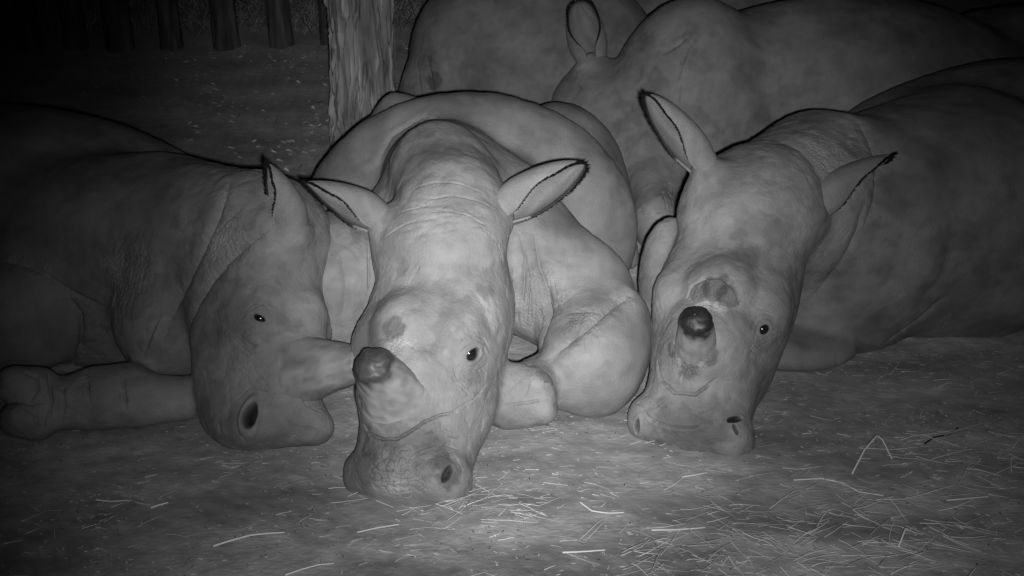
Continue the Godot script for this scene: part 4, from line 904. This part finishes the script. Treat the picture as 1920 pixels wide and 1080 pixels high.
			],
			"grooves": [
				[0.02, 0.035, [Vector3(-0.4947, 0.9517, -5.3934), Vector3(-0.4759, 0.8647, -5.3597), Vector3(-0.4497, 0.7606, -5.341)]],
				[0.01, 0.02, [Vector3(-0.5548, 0.9326, -5.4319), Vector3(-0.5393, 0.8338, -5.3644), Vector3(-0.527, 0.7462, -5.3341)]],
			],
			"dents": [],
			"folds": [
				[Vector3(0, 0.8478, -5.2515), 0.3, Vector3(0.1961, 0.9214, -0.3354), 0.02, 0.002],
			],
			"cracks": [],
			"spots": [
				[Vector3(-0.4478, 0.8362, -5.345), 0.05, 0.5],
			],
			"ears": [],
			"eyes": [],
			"horns": [],
			"nails": [],
		},
		{
			"label": "rhinoceros hardly showing, a strip of dark back above the upright rounded ear",
			"seed": 6, "tone": 0.21, "coarse": 0.036, "base": Vector3(1.3394, 0.7917, -7.1502),
			"ellipsoids": [
				[Vector3(1.3394, 0.9708, -7.1502), Vector3(1.15, 0.72, 0.6), Vector3(1, 0, 0), Vector3(0, 1, 0), 0.06],
			],
			"bones": [],
			"sizes": [],
			"grooves": [],
			"dents": [],
			"folds": [],
			"cracks": [],
			"spots": [],
			"ears": [],
			"eyes": [],
			"horns": [],
			"nails": [],
		},
	]


# ------------------------------------------------------------------ naming
func numbered(called: String) -> String:
	var n: int = numbers.get(called, 0)
	numbers[called] = n + 1
	return called if n == 0 else "%s_%03d" % [called, n]

func tag(o: Node, label: String, category: String, group := "", kind := "") -> void:
	if label: o.set_meta("label", label)
	if category: o.set_meta("category", category)
	if group: o.set_meta("group", group)
	if kind: o.set_meta("kind", kind)

func thing(called: String, at: Vector3, label: String, category: String, group := "") -> Node3D:
	var o := Node3D.new()
	o.name = numbered(called)
	o.position = at
	add_child(o, true)
	tag(o, label, category, group)
	return o

func part(called: String, m: Mesh, mat: Material, parent: Node) -> MeshInstance3D:
	var o := MeshInstance3D.new()
	o.name = numbered(called) if parent == self else called
	o.mesh = m
	o.material_override = mat
	parent.add_child(o, true)
	return o

# ------------------------------------------------------------------ materials
func grey(t: float) -> Color:
	return Color(t, t, t).linear_to_srgb()

func noise_tex(kind: int, freq: float, octaves: int, seed: int, ramp := [], size := 512) -> NoiseTexture2D:
	var n := FastNoiseLite.new()
	n.noise_type = kind
	n.frequency = freq
	n.seed = seed
	n.fractal_octaves = octaves
	if kind == FastNoiseLite.TYPE_CELLULAR:
		n.cellular_return_type = FastNoiseLite.RETURN_DISTANCE2_SUB
	var t := NoiseTexture2D.new()
	t.width = size
	t.height = size
	t.seamless = true
	t.noise = n
	if ramp.size():
		var g := Gradient.new()
		var at := PackedFloat32Array()
		var cs := PackedColorArray()
		for r in ramp:
			at.append(r[0])
			cs.append(Color(r[1], r[1], r[1]))
		g.offsets = at
		g.colors = cs
		t.color_ramp = g
	return t

func matter(t: float, rough := 0.9, vertex := false) -> StandardMaterial3D:
	var m := StandardMaterial3D.new()
	m.albedo_color = Color.WHITE if vertex else grey(t)
	m.vertex_color_use_as_albedo = vertex
	m.roughness = rough
	m.metallic_specular = 0.3
	return m

func tri_map(m: StandardMaterial3D, scale: float, world := false) -> void:
	m.uv1_triplanar = true
	m.uv1_world_triplanar = world
	m.uv1_scale = Vector3.ONE * scale

var M := {}
func make_materials() -> void:
	var skin := matter(0.4, 0.72, true)
	skin.metallic_specular = 0.35
	skin.albedo_texture = noise_tex(FastNoiseLite.TYPE_SIMPLEX_SMOOTH, 0.012, 5, 11, [[0.0, 0.9], [0.5, 0.97], [1.0, 1.0]])
	skin.heightmap_enabled = true
	skin.heightmap_texture = noise_tex(FastNoiseLite.TYPE_CELLULAR, 0.05, 2, 5, [[0.0, 0.0], [0.35, 0.8], [1.0, 1.0]])
	skin.heightmap_scale = 0.13
	skin.rim_enabled = true
	skin.rim = 0.06
	skin.rim_tint = 0.4
	tri_map(skin, 3.0)
	M.skin = skin
	M.ear = skin
	M.hair = matter(0.006, 0.7)
	M.horn = matter(0.3, 0.5, true)
	M.horn.metallic_specular = 0.5
	var eye := matter(0.012, 0.14)
	eye.metallic_specular = 0.6
	M.eye = eye
	M.nail = matter(0.13, 0.6, true)
	var soil := matter(0.2, 0.95, true)
	soil.albedo_texture = noise_tex(FastNoiseLite.TYPE_SIMPLEX_SMOOTH, 0.02, 6, 21, [[0.0, 0.78], [0.45, 0.9], [0.7, 0.96], [1.0, 1.0]])
	soil.heightmap_enabled = true
	soil.heightmap_texture = noise_tex(FastNoiseLite.TYPE_SIMPLEX_SMOOTH, 0.035, 7, 22, [], 1024)
	soil.heightmap_scale = 0.32
	soil.rim_enabled = true
	soil.rim = 0.5
	soil.rim_tint = 0.4
	tri_map(soil, 1.3, true)
	soil.uv1_scale = Vector3(0.8, 1.3, 1.5)
	M.soil = soil
	M.bark = matter(0.3, 0.95, true)
	M.straw = matter(0.6, 0.75, true)
	M.leaf = matter(0.3, 0.9, true)
	M.post = matter(0.12, 0.95, true)
	M.metal = matter(0.05, 0.5)
	M.dark = matter(0.02, 0.9)

# ------------------------------------------------------------------ mesh helpers
func arrays(v: PackedVector3Array, idx: PackedInt32Array, col: PackedColorArray) -> ArrayMesh:
	var nor := PackedVector3Array()
	nor.resize(v.size())
	for i in range(0, idx.size(), 3):
		var a := idx[i]
		var b := idx[i + 1]
		var c := idx[i + 2]
		var n := (v[c] - v[a]).cross(v[b] - v[a])
		nor[a] += n
		nor[b] += n
		nor[c] += n
	for i in v.size():
		nor[i] = nor[i].normalized()
	var a := []
	a.resize(Mesh.ARRAY_MAX)
	a[Mesh.ARRAY_VERTEX] = v
	a[Mesh.ARRAY_NORMAL] = nor
	a[Mesh.ARRAY_COLOR] = col
	a[Mesh.ARRAY_INDEX] = idx
	var m := ArrayMesh.new()
	m.add_surface_from_arrays(Mesh.PRIMITIVE_TRIANGLES, a)
	return m

class Bag:
	var v := PackedVector3Array()
	var idx := PackedInt32Array()
	var col := PackedColorArray()
	func stalk(pts: Array, w: float, t: float, flat := 0.6, sides := 4, taper := 0.5) -> void:
		var n := pts.size()
		var start := v.size()
		var along: Vector3 = (pts[n - 1] - pts[0]).normalized()
		var side := along.cross(Vector3.UP)
		if side.length() < 0.1:
			side = along.cross(Vector3.RIGHT)
		side = side.normalized()
		var up := side.cross(along)
		for i in n:
			var r := w * lerpf(1.0, taper, float(i) / (n - 1))
			for s in sides:
				var a := TAU * s / sides
				v.append(pts[i] + side * cos(a) * r + up * sin(a) * r * flat)
				col.append(Color(t, t, t))
		for i in n - 1:
			for s in sides:
				var p := start + i * sides + s
				var q := start + i * sides + (s + 1) % sides
				idx.append_array(PackedInt32Array([p, q, p + sides, q, q + sides, p + sides]))
	func leaf(c: Vector3, x: Vector3, y: Vector3, up: Vector3, t: float) -> void:
		var s := v.size()
		for q in [c - x, c - x * 0.35 + y + up * 0.5, c - x * 0.4 - y + up * 0.6, c + x * 0.4 + y * 0.8 + up, c + x * 0.35 - y * 0.9 + up * 0.8, c + x + up * 0.4, c]:
			v.append(q)
			col.append(Color(t, t, t))
		for q in [[0, 1, 6], [1, 3, 6], [3, 5, 6], [5, 4, 6], [4, 2, 6], [2, 0, 6]]:
			idx.append_array(PackedInt32Array([s + q[0], s + q[1], s + q[2]]))

func bag_mesh(b: Bag) -> ArrayMesh:
	return arrays(b.v, b.idx, b.col)

# ------------------------------------------------------------------ ground
var lumps := FastNoiseLite.new()
var grit := FastNoiseLite.new()
func ground_y(x: float, z: float) -> float:
	var t := maxf(0.0, -z - 3.3)
	var y := 0.235 * t * t / (t + 0.55)
	if -z > 9.0:
		y = lerpf(y, 1.25, clampf((-z - 9.0) / 6.0, 0.0, 1.0))
	return y + lumps.get_noise_2d(x, z) * 0.022 + grit.get_noise_2d(x, z) * 0.009

func build_ground() -> void:
	lumps.seed = 4
	lumps.frequency = 0.9
	lumps.fractal_octaves = 3
	grit.seed = 9
	grit.frequency = 7.0
	grit.fractal_octaves = 3
	var xs := PackedFloat32Array()
	var zs := PackedFloat32Array()
	var x := -2.4
	while x <= 2.6:
		xs.append(x)
		x += 0.022
	var step := 0.03
	while x < 80.0:
		step *= 1.22
		x += step
		xs.append(x)
		xs.insert(0, -x)
	var z := 1.0
	while z > -4.6:
		zs.append(z)
		z -= 0.05 if z > -1.6 else 0.02
	step = 0.03
	while z > -90.0:
		step *= 1.05
		z -= step
		zs.append(z)
	step = 0.1
	z = 1.0
	while z < 40.0:
		step *= 1.5
		z += step
		zs.insert(0, z)
	var stain := FastNoiseLite.new()
	stain.seed = 31
	stain.frequency = 1.3
	stain.fractal_octaves = 4
	var v := PackedVector3Array()
	var col := PackedColorArray()
	var idx := PackedInt32Array()
	for j in zs.size():
		for i in xs.size():
			v.append(Vector3(xs[i], ground_y(xs[i], zs[j]), zs[j]))
			var t := 0.43 * (1.0 + stain.get_noise_2d(xs[i] * 0.8, zs[j] * 2.8) * 0.75 + grit.get_noise_2d(xs[i] * 3.0, zs[j] * 5.0) * 0.25)
			col.append(Color(t, t, t))
	var w := xs.size()
	for j in zs.size() - 1:
		for i in w - 1:
			var a := j * w + i
			idx.append_array(PackedInt32Array([a, a + w, a + 1, a + 1, a + w, a + w + 1]))
	var g := part("ground", arrays(v, idx, col), M.soil, self)
	tag(g, "bare trodden earth floor strewn with straw", "", "", "structure")

# ------------------------------------------------------------------ rhinoceros parts
func ear_mesh(base: Vector3, tip: Vector3, open: Vector3, w: float, blunt: float, o: Vector3, edge: Array) -> ArrayMesh:
	var axis := tip - base
	var side := axis.normalized().cross(open).normalized()
	var face := side.cross(axis.normalized()).normalized()
	if face.dot(open) < 0.0:
		face = -face
	var nv := 26
	var nt := 22
	var v := PackedVector3Array()
	var col := PackedColorArray()
	var idx := PackedInt32Array()
	for layer in 2:
		for i in nv + 1:
			var t := float(i) / nv
			var r := w * (0.72 + 0.28 * smoothstep(0.0, 0.4, t)) * (pow(maxf(0.0, 1.0 - pow(t, 2.4 + blunt * 1.8)), 0.85 - blunt * 0.3) + 0.05) - (0.010 if layer else 0.0)
			var half := lerpf(2.85, 2.12, smoothstep(0.15, 0.65, t)) - 0.35 * smoothstep(0.7, 1.0, t)
			var c := base + axis * t - o + face * w * (0.35 * t * t - 0.1)
			for j in nt + 1:
				var jj := (float(j) - 1.0) / (nt - 2) if j > 0 and j < nt else float(j) / nt
				jj = lerpf(0.016, 0.984, jj) if j > 0 and j < nt else jj
				var a := lerpf(-half, half, jj)
				var q := c - face * cos(a) * r * 0.85 + side * sin(a) * r
				v.append(q)
				var b := (0.235 if layer else 0.262) * (1.0 + 0.10 * sin(t * 17.0 + j * 0.6) * sin(j * 1.3 + t * 5.0))
				if t > 0.965 or t > 0.34 and (j < 1 or j > nt - 1):
					b *= 0.16
				elif layer == 1:
					b *= 0.9 + 0.1 * sin(j * 1.7 + t * 9.0)
				col.append(Color(b, b, b))
				if layer == 0 and (j == 0 or j == nt) and t > 0.25:
					edge.append([q, (side * sin(a) - face * cos(a)) * 0.5 + axis.normalized() * (0.5 + t * 0.8) + face * 0.3, t])
	var row := nt + 1
	var n0 := (nv + 1) * row
	for i in nv:
		for j in nt:
			var p := i * row + j
			idx.append_array(PackedInt32Array([p, p + row, p + 1, p + 1, p + row, p + row + 1]))
			p += n0
			idx.append_array(PackedInt32Array([p, p + 1, p + row, p + 1, p + row + 1, p + row]))
		for j in [0, nt]:
			var p: int = i * row + j
			idx.append_array(PackedInt32Array([p, p + n0, p + row, p + row, p + n0, p + n0 + row]))
	for j in nt:
		var p := nv * row + j
		idx.append_array(PackedInt32Array([p, p + 1, p + n0, p + 1, p + n0 + 1, p + n0]))
	return arrays(v, idx, col)

func fringe_mesh(edge: Array, rng: RandomNumberGenerator, amount: float) -> ArrayMesh:
	var b := Bag.new()
	for at in edge.size() - 2:
		var e: Array = edge[at]
		var e2: Array = edge[at + 2]
		var t: float = e[2]
		for n in int(rng.randf_range(0.3, 1.0) * (6 + t * t * 44.0)):
			var d: Vector3 = (e[1] + Vector3(rng.randf_range(-0.5, 0.5), rng.randf_range(-0.5, 0.5), rng.randf_range(-0.5, 0.5))).normalized()
			var l := lerpf(0.003, 0.015, pow(t, 2.5)) * rng.randf_range(0.5, 1.1) * amount
			var p: Vector3 = e[0].lerp(e2[0], rng.randf()) + Vector3(rng.randf_range(-1, 1), rng.randf_range(-1, 1), rng.randf_range(-1, 1)) * 0.0025
			b.stalk([p, p + d * l], 0.0019, 0.006, 1.0, 3, 0.2)
	return bag_mesh(b)

func horn_mesh(a: Vector3, b: Vector3, r0: float, r1: float, tone: float, top: float, dome: float, seed: int) -> ArrayMesh:
	var n := FastNoiseLite.new()
	n.seed = seed
	n.frequency = 14.0
	n.fractal_octaves = 3
	var ax := (b - a).normalized()
	var x := ax.cross(Vector3(0.2, 0.9, 0.1)).normalized()
	var y := ax.cross(x)
	var l := a.distance_to(b)
	var v := PackedVector3Array()
	var col := PackedColorArray()
	var idx := PackedInt32Array()
	var seg := 40
	var rings := []
	for i in 15:
		var t := i / 14.0
		rings.append([t * l * 0.9, lerpf(r0, r1 * 1.06, pow(t, 0.8)), 0.0])
	for i in 8:
		var t := (i + 1) / 8.0
		rings.append([l * 0.9 + l * 0.1 * sin(t * PI / 2.0) + dome * t * 0.5, r1 * (0.78 + 0.22 * cos(t * PI / 2.0)), t])
	for i in 6:
		var t := (i + 1) / 6.0
		rings.append([l + dome * (0.5 + 0.5 * sin(t * PI / 2.0)), r1 * 0.78 * (1.0 - t) + 0.0005, 1.0])
	for q in rings:
		for s in seg:
			var u := TAU * s / seg
			var d := x * cos(u) + y * sin(u)
			var p: Vector3 = a + ax * q[0] + d * q[1]
			var k := n.get_noise_3dv(p - ax * q[0] * 0.75)
			var rag := n.get_noise_3dv(p * 1.8 + Vector3(4, 4, 4))
			var fibre := n.get_noise_3dv((p - ax * q[0] * 0.93) * 5.0)
			p += d * (k * 0.006 + fibre * 0.002) + (d + ax) * rag * 0.0035
			v.append(p)
			var mix := smoothstep(0.72, 0.95, q[0] / l + rag * 0.22 + k * 0.1)
			var t := lerpf(tone, top, mix) * 0.30 * (1.0 + k * 0.35 + rag * 0.22 + fibre * 0.3)
			col.append(Color(t, t, t))
	for i in rings.size() - 1:
		for s in seg:
			var p := i * seg + s
			var q := i * seg + (s + 1) % seg
			idx.append_array(PackedInt32Array([p, p + seg, q, q, p + seg, q + seg]))
	return arrays(v, idx, col)

func eye_mesh(r: float) -> SphereMesh:
	var m := SphereMesh.new()
	m.radius = r
	m.height = r * 2.0
	m.radial_segments = 32
	m.rings = 16
	return m

func nail_mesh(c: Vector3, x: Vector3, y: Vector3, z: Vector3, seed: int) -> ArrayMesh:
	# a rounded plate of horn: x across, y up the toe, z outwards
	var v := PackedVector3Array()
	var col := PackedColorArray()
	var idx := PackedInt32Array()
	var nx := 20
	var ny := 12
	for j in ny + 1:
		var b := PI * (float(j) / ny - 0.5)
		for i in nx:
			var a := TAU * i / nx
			var q := Vector3(cos(a) * cos(b), sin(b), sin(a) * cos(b))
			var flat := 1.0 - 0.25 * maxf(0.0, -q.y)
			v.append(c + x * q.x * flat + y * q.y + z * q.z)
			var t := 0.19 + 0.03 * sin(i * 2.3 + seed) + 0.02 * cos(j * 3.1 + i)
			col.append(Color(t, t, t))
	for j in ny:
		for i in nx:
			var p := j * nx + i
			var q := j * nx + (i + 1) % nx
			idx.append_array(PackedInt32Array([p, p + nx, q, q, p + nx, q + nx]))
	return arrays(v, idx, col)

func rhinoceros(d: Dictionary, h: Hide) -> void:
	var o := thing("rhinoceros", d.base, d.label, "rhinoceros", "rhinoceroses lying close together")
	var rng := RandomNumberGenerator.new()
	rng.seed = d.seed
	part("body", h.mesh(d.base), M.skin, o)
	for e in d.ears:
		var edge := []
		var m := part("ear", ear_mesh(e[0], e[1], e[2], e[3], e[4], d.base, edge), M.ear, o)
		part("hair_fringe", fringe_mesh(edge, rng, e[3] / 0.062), M.hair, m).set_meta("kind", "stuff")
	for e in d.eyes:
		var m := part("eye", eye_mesh(e[1]), M.eye, o)
		m.position = e[0] - d.base
	for e in d.horns:
		part("horn", horn_mesh(e[0] - d.base, e[1] - d.base, e[2], e[3], e[4], e[5], e[6], d.seed * 10), M.horn, o)
	for e in d.nails:
		part("toe_nail", nail_mesh(e[0] - d.base, e[1], e[2], e[3], d.seed), M.nail, o)

func hide_of(d: Dictionary) -> Hide:
	var h := Hide.new()
	for p in d.ellipsoids:
		h.f.ellipsoid(p[0], p[1], p[2], p[3], p[4])
	for p in d.bones:
		h.f.bone(p[0], p[1], p[2], p[3], p[4])
	h.sizes = d.sizes
	h.grooves = d.grooves
	h.dents = d.dents
	h.folds = d.folds
	h.cracks = d.cracks
	h.spots = d.spots
	h.seed = d.seed
	h.tone = d.tone
	h.coarse = d.coarse
	return h

# ------------------------------------------------------------------ wood
func trunk_mesh(height: float, r0: float, r1: float, flare: float, seed: int, segs: int, rows: int, fissure: float, tone: float) -> ArrayMesh:
	var n := FastNoiseLite.new()
	n.seed = seed
	n.frequency = 1.0
	n.fractal_octaves = 4
	var ridge := FastNoiseLite.new()
	ridge.seed = seed + 5
	ridge.frequency = 1.0
	ridge.fractal_type = FastNoiseLite.FRACTAL_RIDGED
	ridge.fractal_octaves = 3
	var v := PackedVector3Array()
	var col := PackedColorArray()
	var idx := PackedInt32Array()
	for j in rows + 1:
		var y := height * j / rows
		for s in segs:
			var a := TAU * s / segs
			var d := Vector3(cos(a), 0, sin(a))
			var r := lerpf(r0, r1, y / height) + flare * exp(-y / 0.35)
			var q := d * r
			var wood := ridge.get_noise_3d(q.x * 9.0, y * 1.5, q.z * 9.0)
			var fine := n.get_noise_3d(q.x * 34.0, y * 3.5, q.z * 34.0)
			var cut := smoothstep(0.45, 0.72, wood)
			r += n.get_noise_3d(q.x * 3.0, y * 1.2, q.z * 3.0) * r0 * 0.14 - cut * fissure + fine * fissure * 0.35
			var streak := n.get_noise_3d(q.x * 17.0 + 3.0, y * 1.6, q.z * 17.0)
			r += smoothstep(0.05, 0.3, streak) * fissure * 0.5
			var t := tone * (1.0 + fine * 0.28 + (smoothstep(0.0, 0.28, streak) - 0.4) * 0.55 + n.get_noise_3d(q.x * 6.0 + 9.0, y * 1.8, q.z * 6.0) * 0.5)
			v.append(d * r + Vector3(0, y, 0))
			col.append(Color(t, t, t))
	for j in rows:
		for s in segs:
			var p := j * segs + s
			var q := j * segs + (s + 1) % segs
			idx.append_array(PackedInt32Array([p, p + segs, q, q, p + segs, q + segs]))
	var c := v.size()
	v.append(Vector3(0, height + 0.01, 0))
	col.append(Color(tone, tone, tone))
	for s in segs:
		idx.append_array(PackedInt32Array([rows * segs + s, c, rows * segs + (s + 1) % segs]))
	return arrays(v, idx, col)

# ------------------------------------------------------------------ litter
func bent(rng: RandomNumberGenerator, p: Vector3, dir: float, l: float, lift: float, tilt := 0.0) -> Array:
	var d := Vector3(cos(dir), 0, sin(dir))
	var s := Vector3(-d.z, 0, d.x)
	var curve := rng.randf_range(-0.22, 0.22) * l
	var pts := []
	for i in 4:
		var t := i / 3.0 - 0.5
		var q := p + d * l * t + s * curve * (0.25 - t * t)
		q.y = ground_y(q.x, q.z) + lift + (t + 0.5) * tilt * l
		pts.append(q)
	return pts

func build_litter() -> void:
	var rng := RandomNumberGenerator.new()
	rng.seed = 77
	var b := Bag.new()
	for n in 4200:
		var x := rng.randf_range(-2.0, 2.3)
		var z := -rng.randf_range(1.75, 4.0)
		var keep := 0.35 + 0.65 * smoothstep(-0.1, 0.35, lumps.get_noise_2d(x * 1.6 + 20.0, z * 1.6))
		keep *= lerpf(1.0, 0.55, smoothstep(-2.2, -2.9, z)) * lerpf(0.45, 1.0, smoothstep(-1.2, -0.1, x))
		if rng.randf() > keep:
			continue
		var l := rng.randf_range(0.008, 0.05) * (1.6 if rng.randf() < 0.12 else 1.0)
		b.stalk(bent(rng, Vector3(x, 0, z), rng.randfn(0.0, 0.55), l, 0.004, rng.randf_range(0.0, 0.1)), rng.randf_range(0.0009, 0.0020), rng.randf_range(0.4, 0.95))
	for n in 9000:
		var x := rng.randf_range(-1.9, 2.2)
		var z := -rng.randf_range(1.75, 3.4)
		if rng.randf() > 0.25 + 0.75 * smoothstep(-0.15, 0.3, lumps.get_noise_2d(x * 2.2 + 50.0, z * 3.0)):
			continue
		b.stalk(bent(rng, Vector3(x, 0, z), rng.randf() * TAU, rng.randf_range(0.004, 0.014), 0.003), rng.randf_range(0.001, 0.0024), rng.randf_range(0.06, 0.85))
	for c in HEAPS:
		var at: Vector3 = c[0]
		for n in int(c[2] * 0.75):
			var r: float = c[1] * sqrt(rng.randf())
			var a := rng.randf() * TAU
			var p := at + Vector3(cos(a) * r * 1.7, 0, sin(a) * r)
			var l := rng.randf_range(0.03, c[3])
			var pts := bent(rng, p, rng.randfn(c[5], 0.6), l, rng.randf_range(0.004, c[4]), rng.randf_range(-0.15, 0.3))
			b.stalk(pts, rng.randf_range(0.0008, 0.0020), rng.randf_range(0.5, 0.95) * c[6])
	tag(part("straw", bag_mesh(b), M.straw, self), "loose bits of pale straw scattered over the earth floor", "straw", "", "stuff")
	b = Bag.new()
	for n in 2200:
		var x := rng.randf_range(-3.0, 0.0) if n % 2 else rng.randf_range(-2.2, -0.6)
		var z := -rng.randf_range(4.6, 7.4)
		if rng.randf() > 0.15 + 0.85 * smoothstep(-0.1, 0.4, lumps.get_noise_2d(x * 2.0 + 80.0, z * 2.0)):
			continue
		var a := rng.randf() * TAU
		var s := rng.randf_range(0.006, 0.03)
		var c := Vector3(x, ground_y(x, z) + 0.006, z)
		b.leaf(c, Vector3(cos(a), 0.1, sin(a)) * s, Vector3(-sin(a), 0.1, cos(a)) * s * rng.randf_range(0.25, 0.7), Vector3(0, rng.randf_range(0.2, 0.7) * s, 0), rng.randf_range(0.3, 0.95))
	for n in 500:
		var x := rng.randf_range(-3.6, 0.6)
		var z := -rng.randf_range(4.6, 7.4)
		b.stalk(bent(rng, Vector3(x, 0, z), rng.randf() * TAU, rng.randf_range(0.03, 0.16), 0.006), rng.randf_range(0.002, 0.004), rng.randf_range(0.15, 0.45))
	tag(part("leaf_litter", bag_mesh(b), M.leaf, self), "pale fallen leaves and twigs on the dark slope behind the rhinoceroses", "leaf litter", "", "stuff")
	b = Bag.new()
	for n in 3600:
		var x := rng.randf_range(-4.2, 1.4)
		var z := -rng.randf_range(7.65, 9.2)
		var l := rng.randf_range(0.1, 0.5)
		var p := Vector3(x, ground_y(x, z), z)
		var lean := Vector3(rng.randfn(0.0, 0.6), rng.randf_range(0.25, 1.0), rng.randfn(0.0, 0.5)).normalized()
		var droop := Vector3(rng.randfn(0.0, 0.25), -rng.randf_range(0.0, 0.45), rng.randfn(0.0, 0.25)) * l
		b.stalk([p, p + lean * l * 0.5, p + lean * l + droop], rng.randf_range(0.0025, 0.007), rng.randf_range(0.08, 0.7), 0.5, 3, 0.3)
	tag(part("dry_grass", bag_mesh(b), M.leaf, self), "tangle of dry grass and brush behind the fence posts", "dry grass", "", "stuff")
	for s in STALKS:
		var c := Bag.new()
		var pts: Array = []
		for p in s[3]:
			pts.append(p - s[3][0])
		c.stalk(pts, s[1] * 0.75, s[2], 0.7, 6, 0.7)
		var o := part(s[5], bag_mesh(c), M.straw, self)
		o.position = s[3][0]
		tag(o, s[0], s[4])

func build_wood() -> void:
	var t := thing("tree", TREE, "weathered tree trunk with split grey bark standing behind the middle rhinoceros", "tree")
	part("trunk", trunk_mesh(3.4, 0.185, 0.165, 0.05, 12, 220, 420, 0.026, 0.33), M.bark, t)
	for i in POSTS.size():
		var p: Array = POSTS[i]
		var at: Vector3 = p[0]
		at.y = ground_y(at.x, at.z) - 0.08
		var o := thing("fence_post", at, p[3], "fence post", "wooden fence posts in a row")
		part("post", trunk_mesh(1.75, p[1], p[1] * 0.94, 0.012, 40 + i, 40, 60, 0.006, 0.13), M.post, o)
		o.rotation.z = p[2]

func build_lamp() -> void:
	var o := thing("infrared_lamp", Vector3(LAMP_AT.x, 0, LAMP_AT.z + 0.05), "infrared floodlight on a pole beside the viewpoint", "lamp")
	var can := CylinderMesh.new()
	can.top_radius = 0.04
	can.bottom_radius = 0.034
	can.height = 0.07
	var m := part("housing", can, M.metal, o)
	m.position = Vector3(0, LAMP_AT.y, 0)
	m.rotation.x = deg_to_rad(-90 - 20)
	var lens := CylinderMesh.new()
	lens.top_radius = 0.032
	lens.bottom_radius = 0.032
	lens.height = 0.004
	var glow := matter(0.1, 0.3)
	glow.emission_enabled = true
	glow.emission = Color(1, 1, 1)
	glow.emission_energy_multiplier = 0.6
	var face := part("lens", lens, glow, m)
	face.position = Vector3(0, 0.038, 0)
	var rod := CylinderMesh.new()
	rod.top_radius = 0.02
	rod.bottom_radius = 0.02
	rod.height = LAMP_AT.y
	part("pole", rod, M.metal, o).position = Vector3(0, LAMP_AT.y * 0.5 - 0.04, 0.05)

# ------------------------------------------------------------------ everything
func spot(aim: Vector3, angle: float, energy: float) -> void:
	var l := SpotLight3D.new()
	l.name = "infrared_beam"
	l.light_energy = energy
	l.light_color = Color(1, 1, 1)
	l.light_size = 0.018
	l.light_specular = 1.0
	l.spot_angle = angle
	l.spot_angle_attenuation = 1.0
	l.spot_range = 30.0
	l.spot_attenuation = 2.0
	l.shadow_enabled = true
	add_child(l, true)
	l.look_at_from_position(LAMP_AT, aim, Vector3.UP)

func _ready() -> void:
	var cam := Camera3D.new()
	cam.fov = 35.25
	cam.near = 0.05
	cam.far = 300.0
	cam.position = Vector3(0, 1.5, 0)
	cam.rotation_degrees = Vector3(-20, 0, 0)
	add_child(cam)
	cam.current = true
	var sky_mat := ProceduralSkyMaterial.new()
	sky_mat.sky_top_color = Color(0.004, 0.004, 0.004)
	sky_mat.sky_horizon_color = Color(0.004, 0.004, 0.004)
	sky_mat.ground_horizon_color = Color(0.004, 0.004, 0.004)
	sky_mat.ground_bottom_color = Color(0.004, 0.004, 0.004)
	var sky := Sky.new()
	sky.sky_material = sky_mat
	var env := Environment.new()
	env.background_mode = Environment.BG_SKY
	env.sky = sky
	env.tonemap_mode = Environment.TONE_MAPPER_LINEAR
	env.tonemap_exposure = 1.0
	env.sdfgi_enabled = true
	env.ssao_enabled = true
	env.ssil_enabled = true
	var world := WorldEnvironment.new()
	world.environment = env
	add_child(world)
	spot(BEAM, 16.5, 6.6)
	spot(BEAM_HIGH, 24.0, 6.3)
	spot(BEAM_SIDE, 39.0, 3.1)

	make_materials()
	var all := rhinos()
	var hides := []
	var jobs := []
	for d in all:
		var h := hide_of(d)
		hides.append(h)
		jobs.append(WorkerThreadPool.add_task(h.work))
	build_ground()
	build_wood()
	for j in jobs:
		WorkerThreadPool.wait_for_task_completion(j)
	for i in all.size():
		rhinoceros(all[i], hides[i])
	build_litter()
	build_lamp()
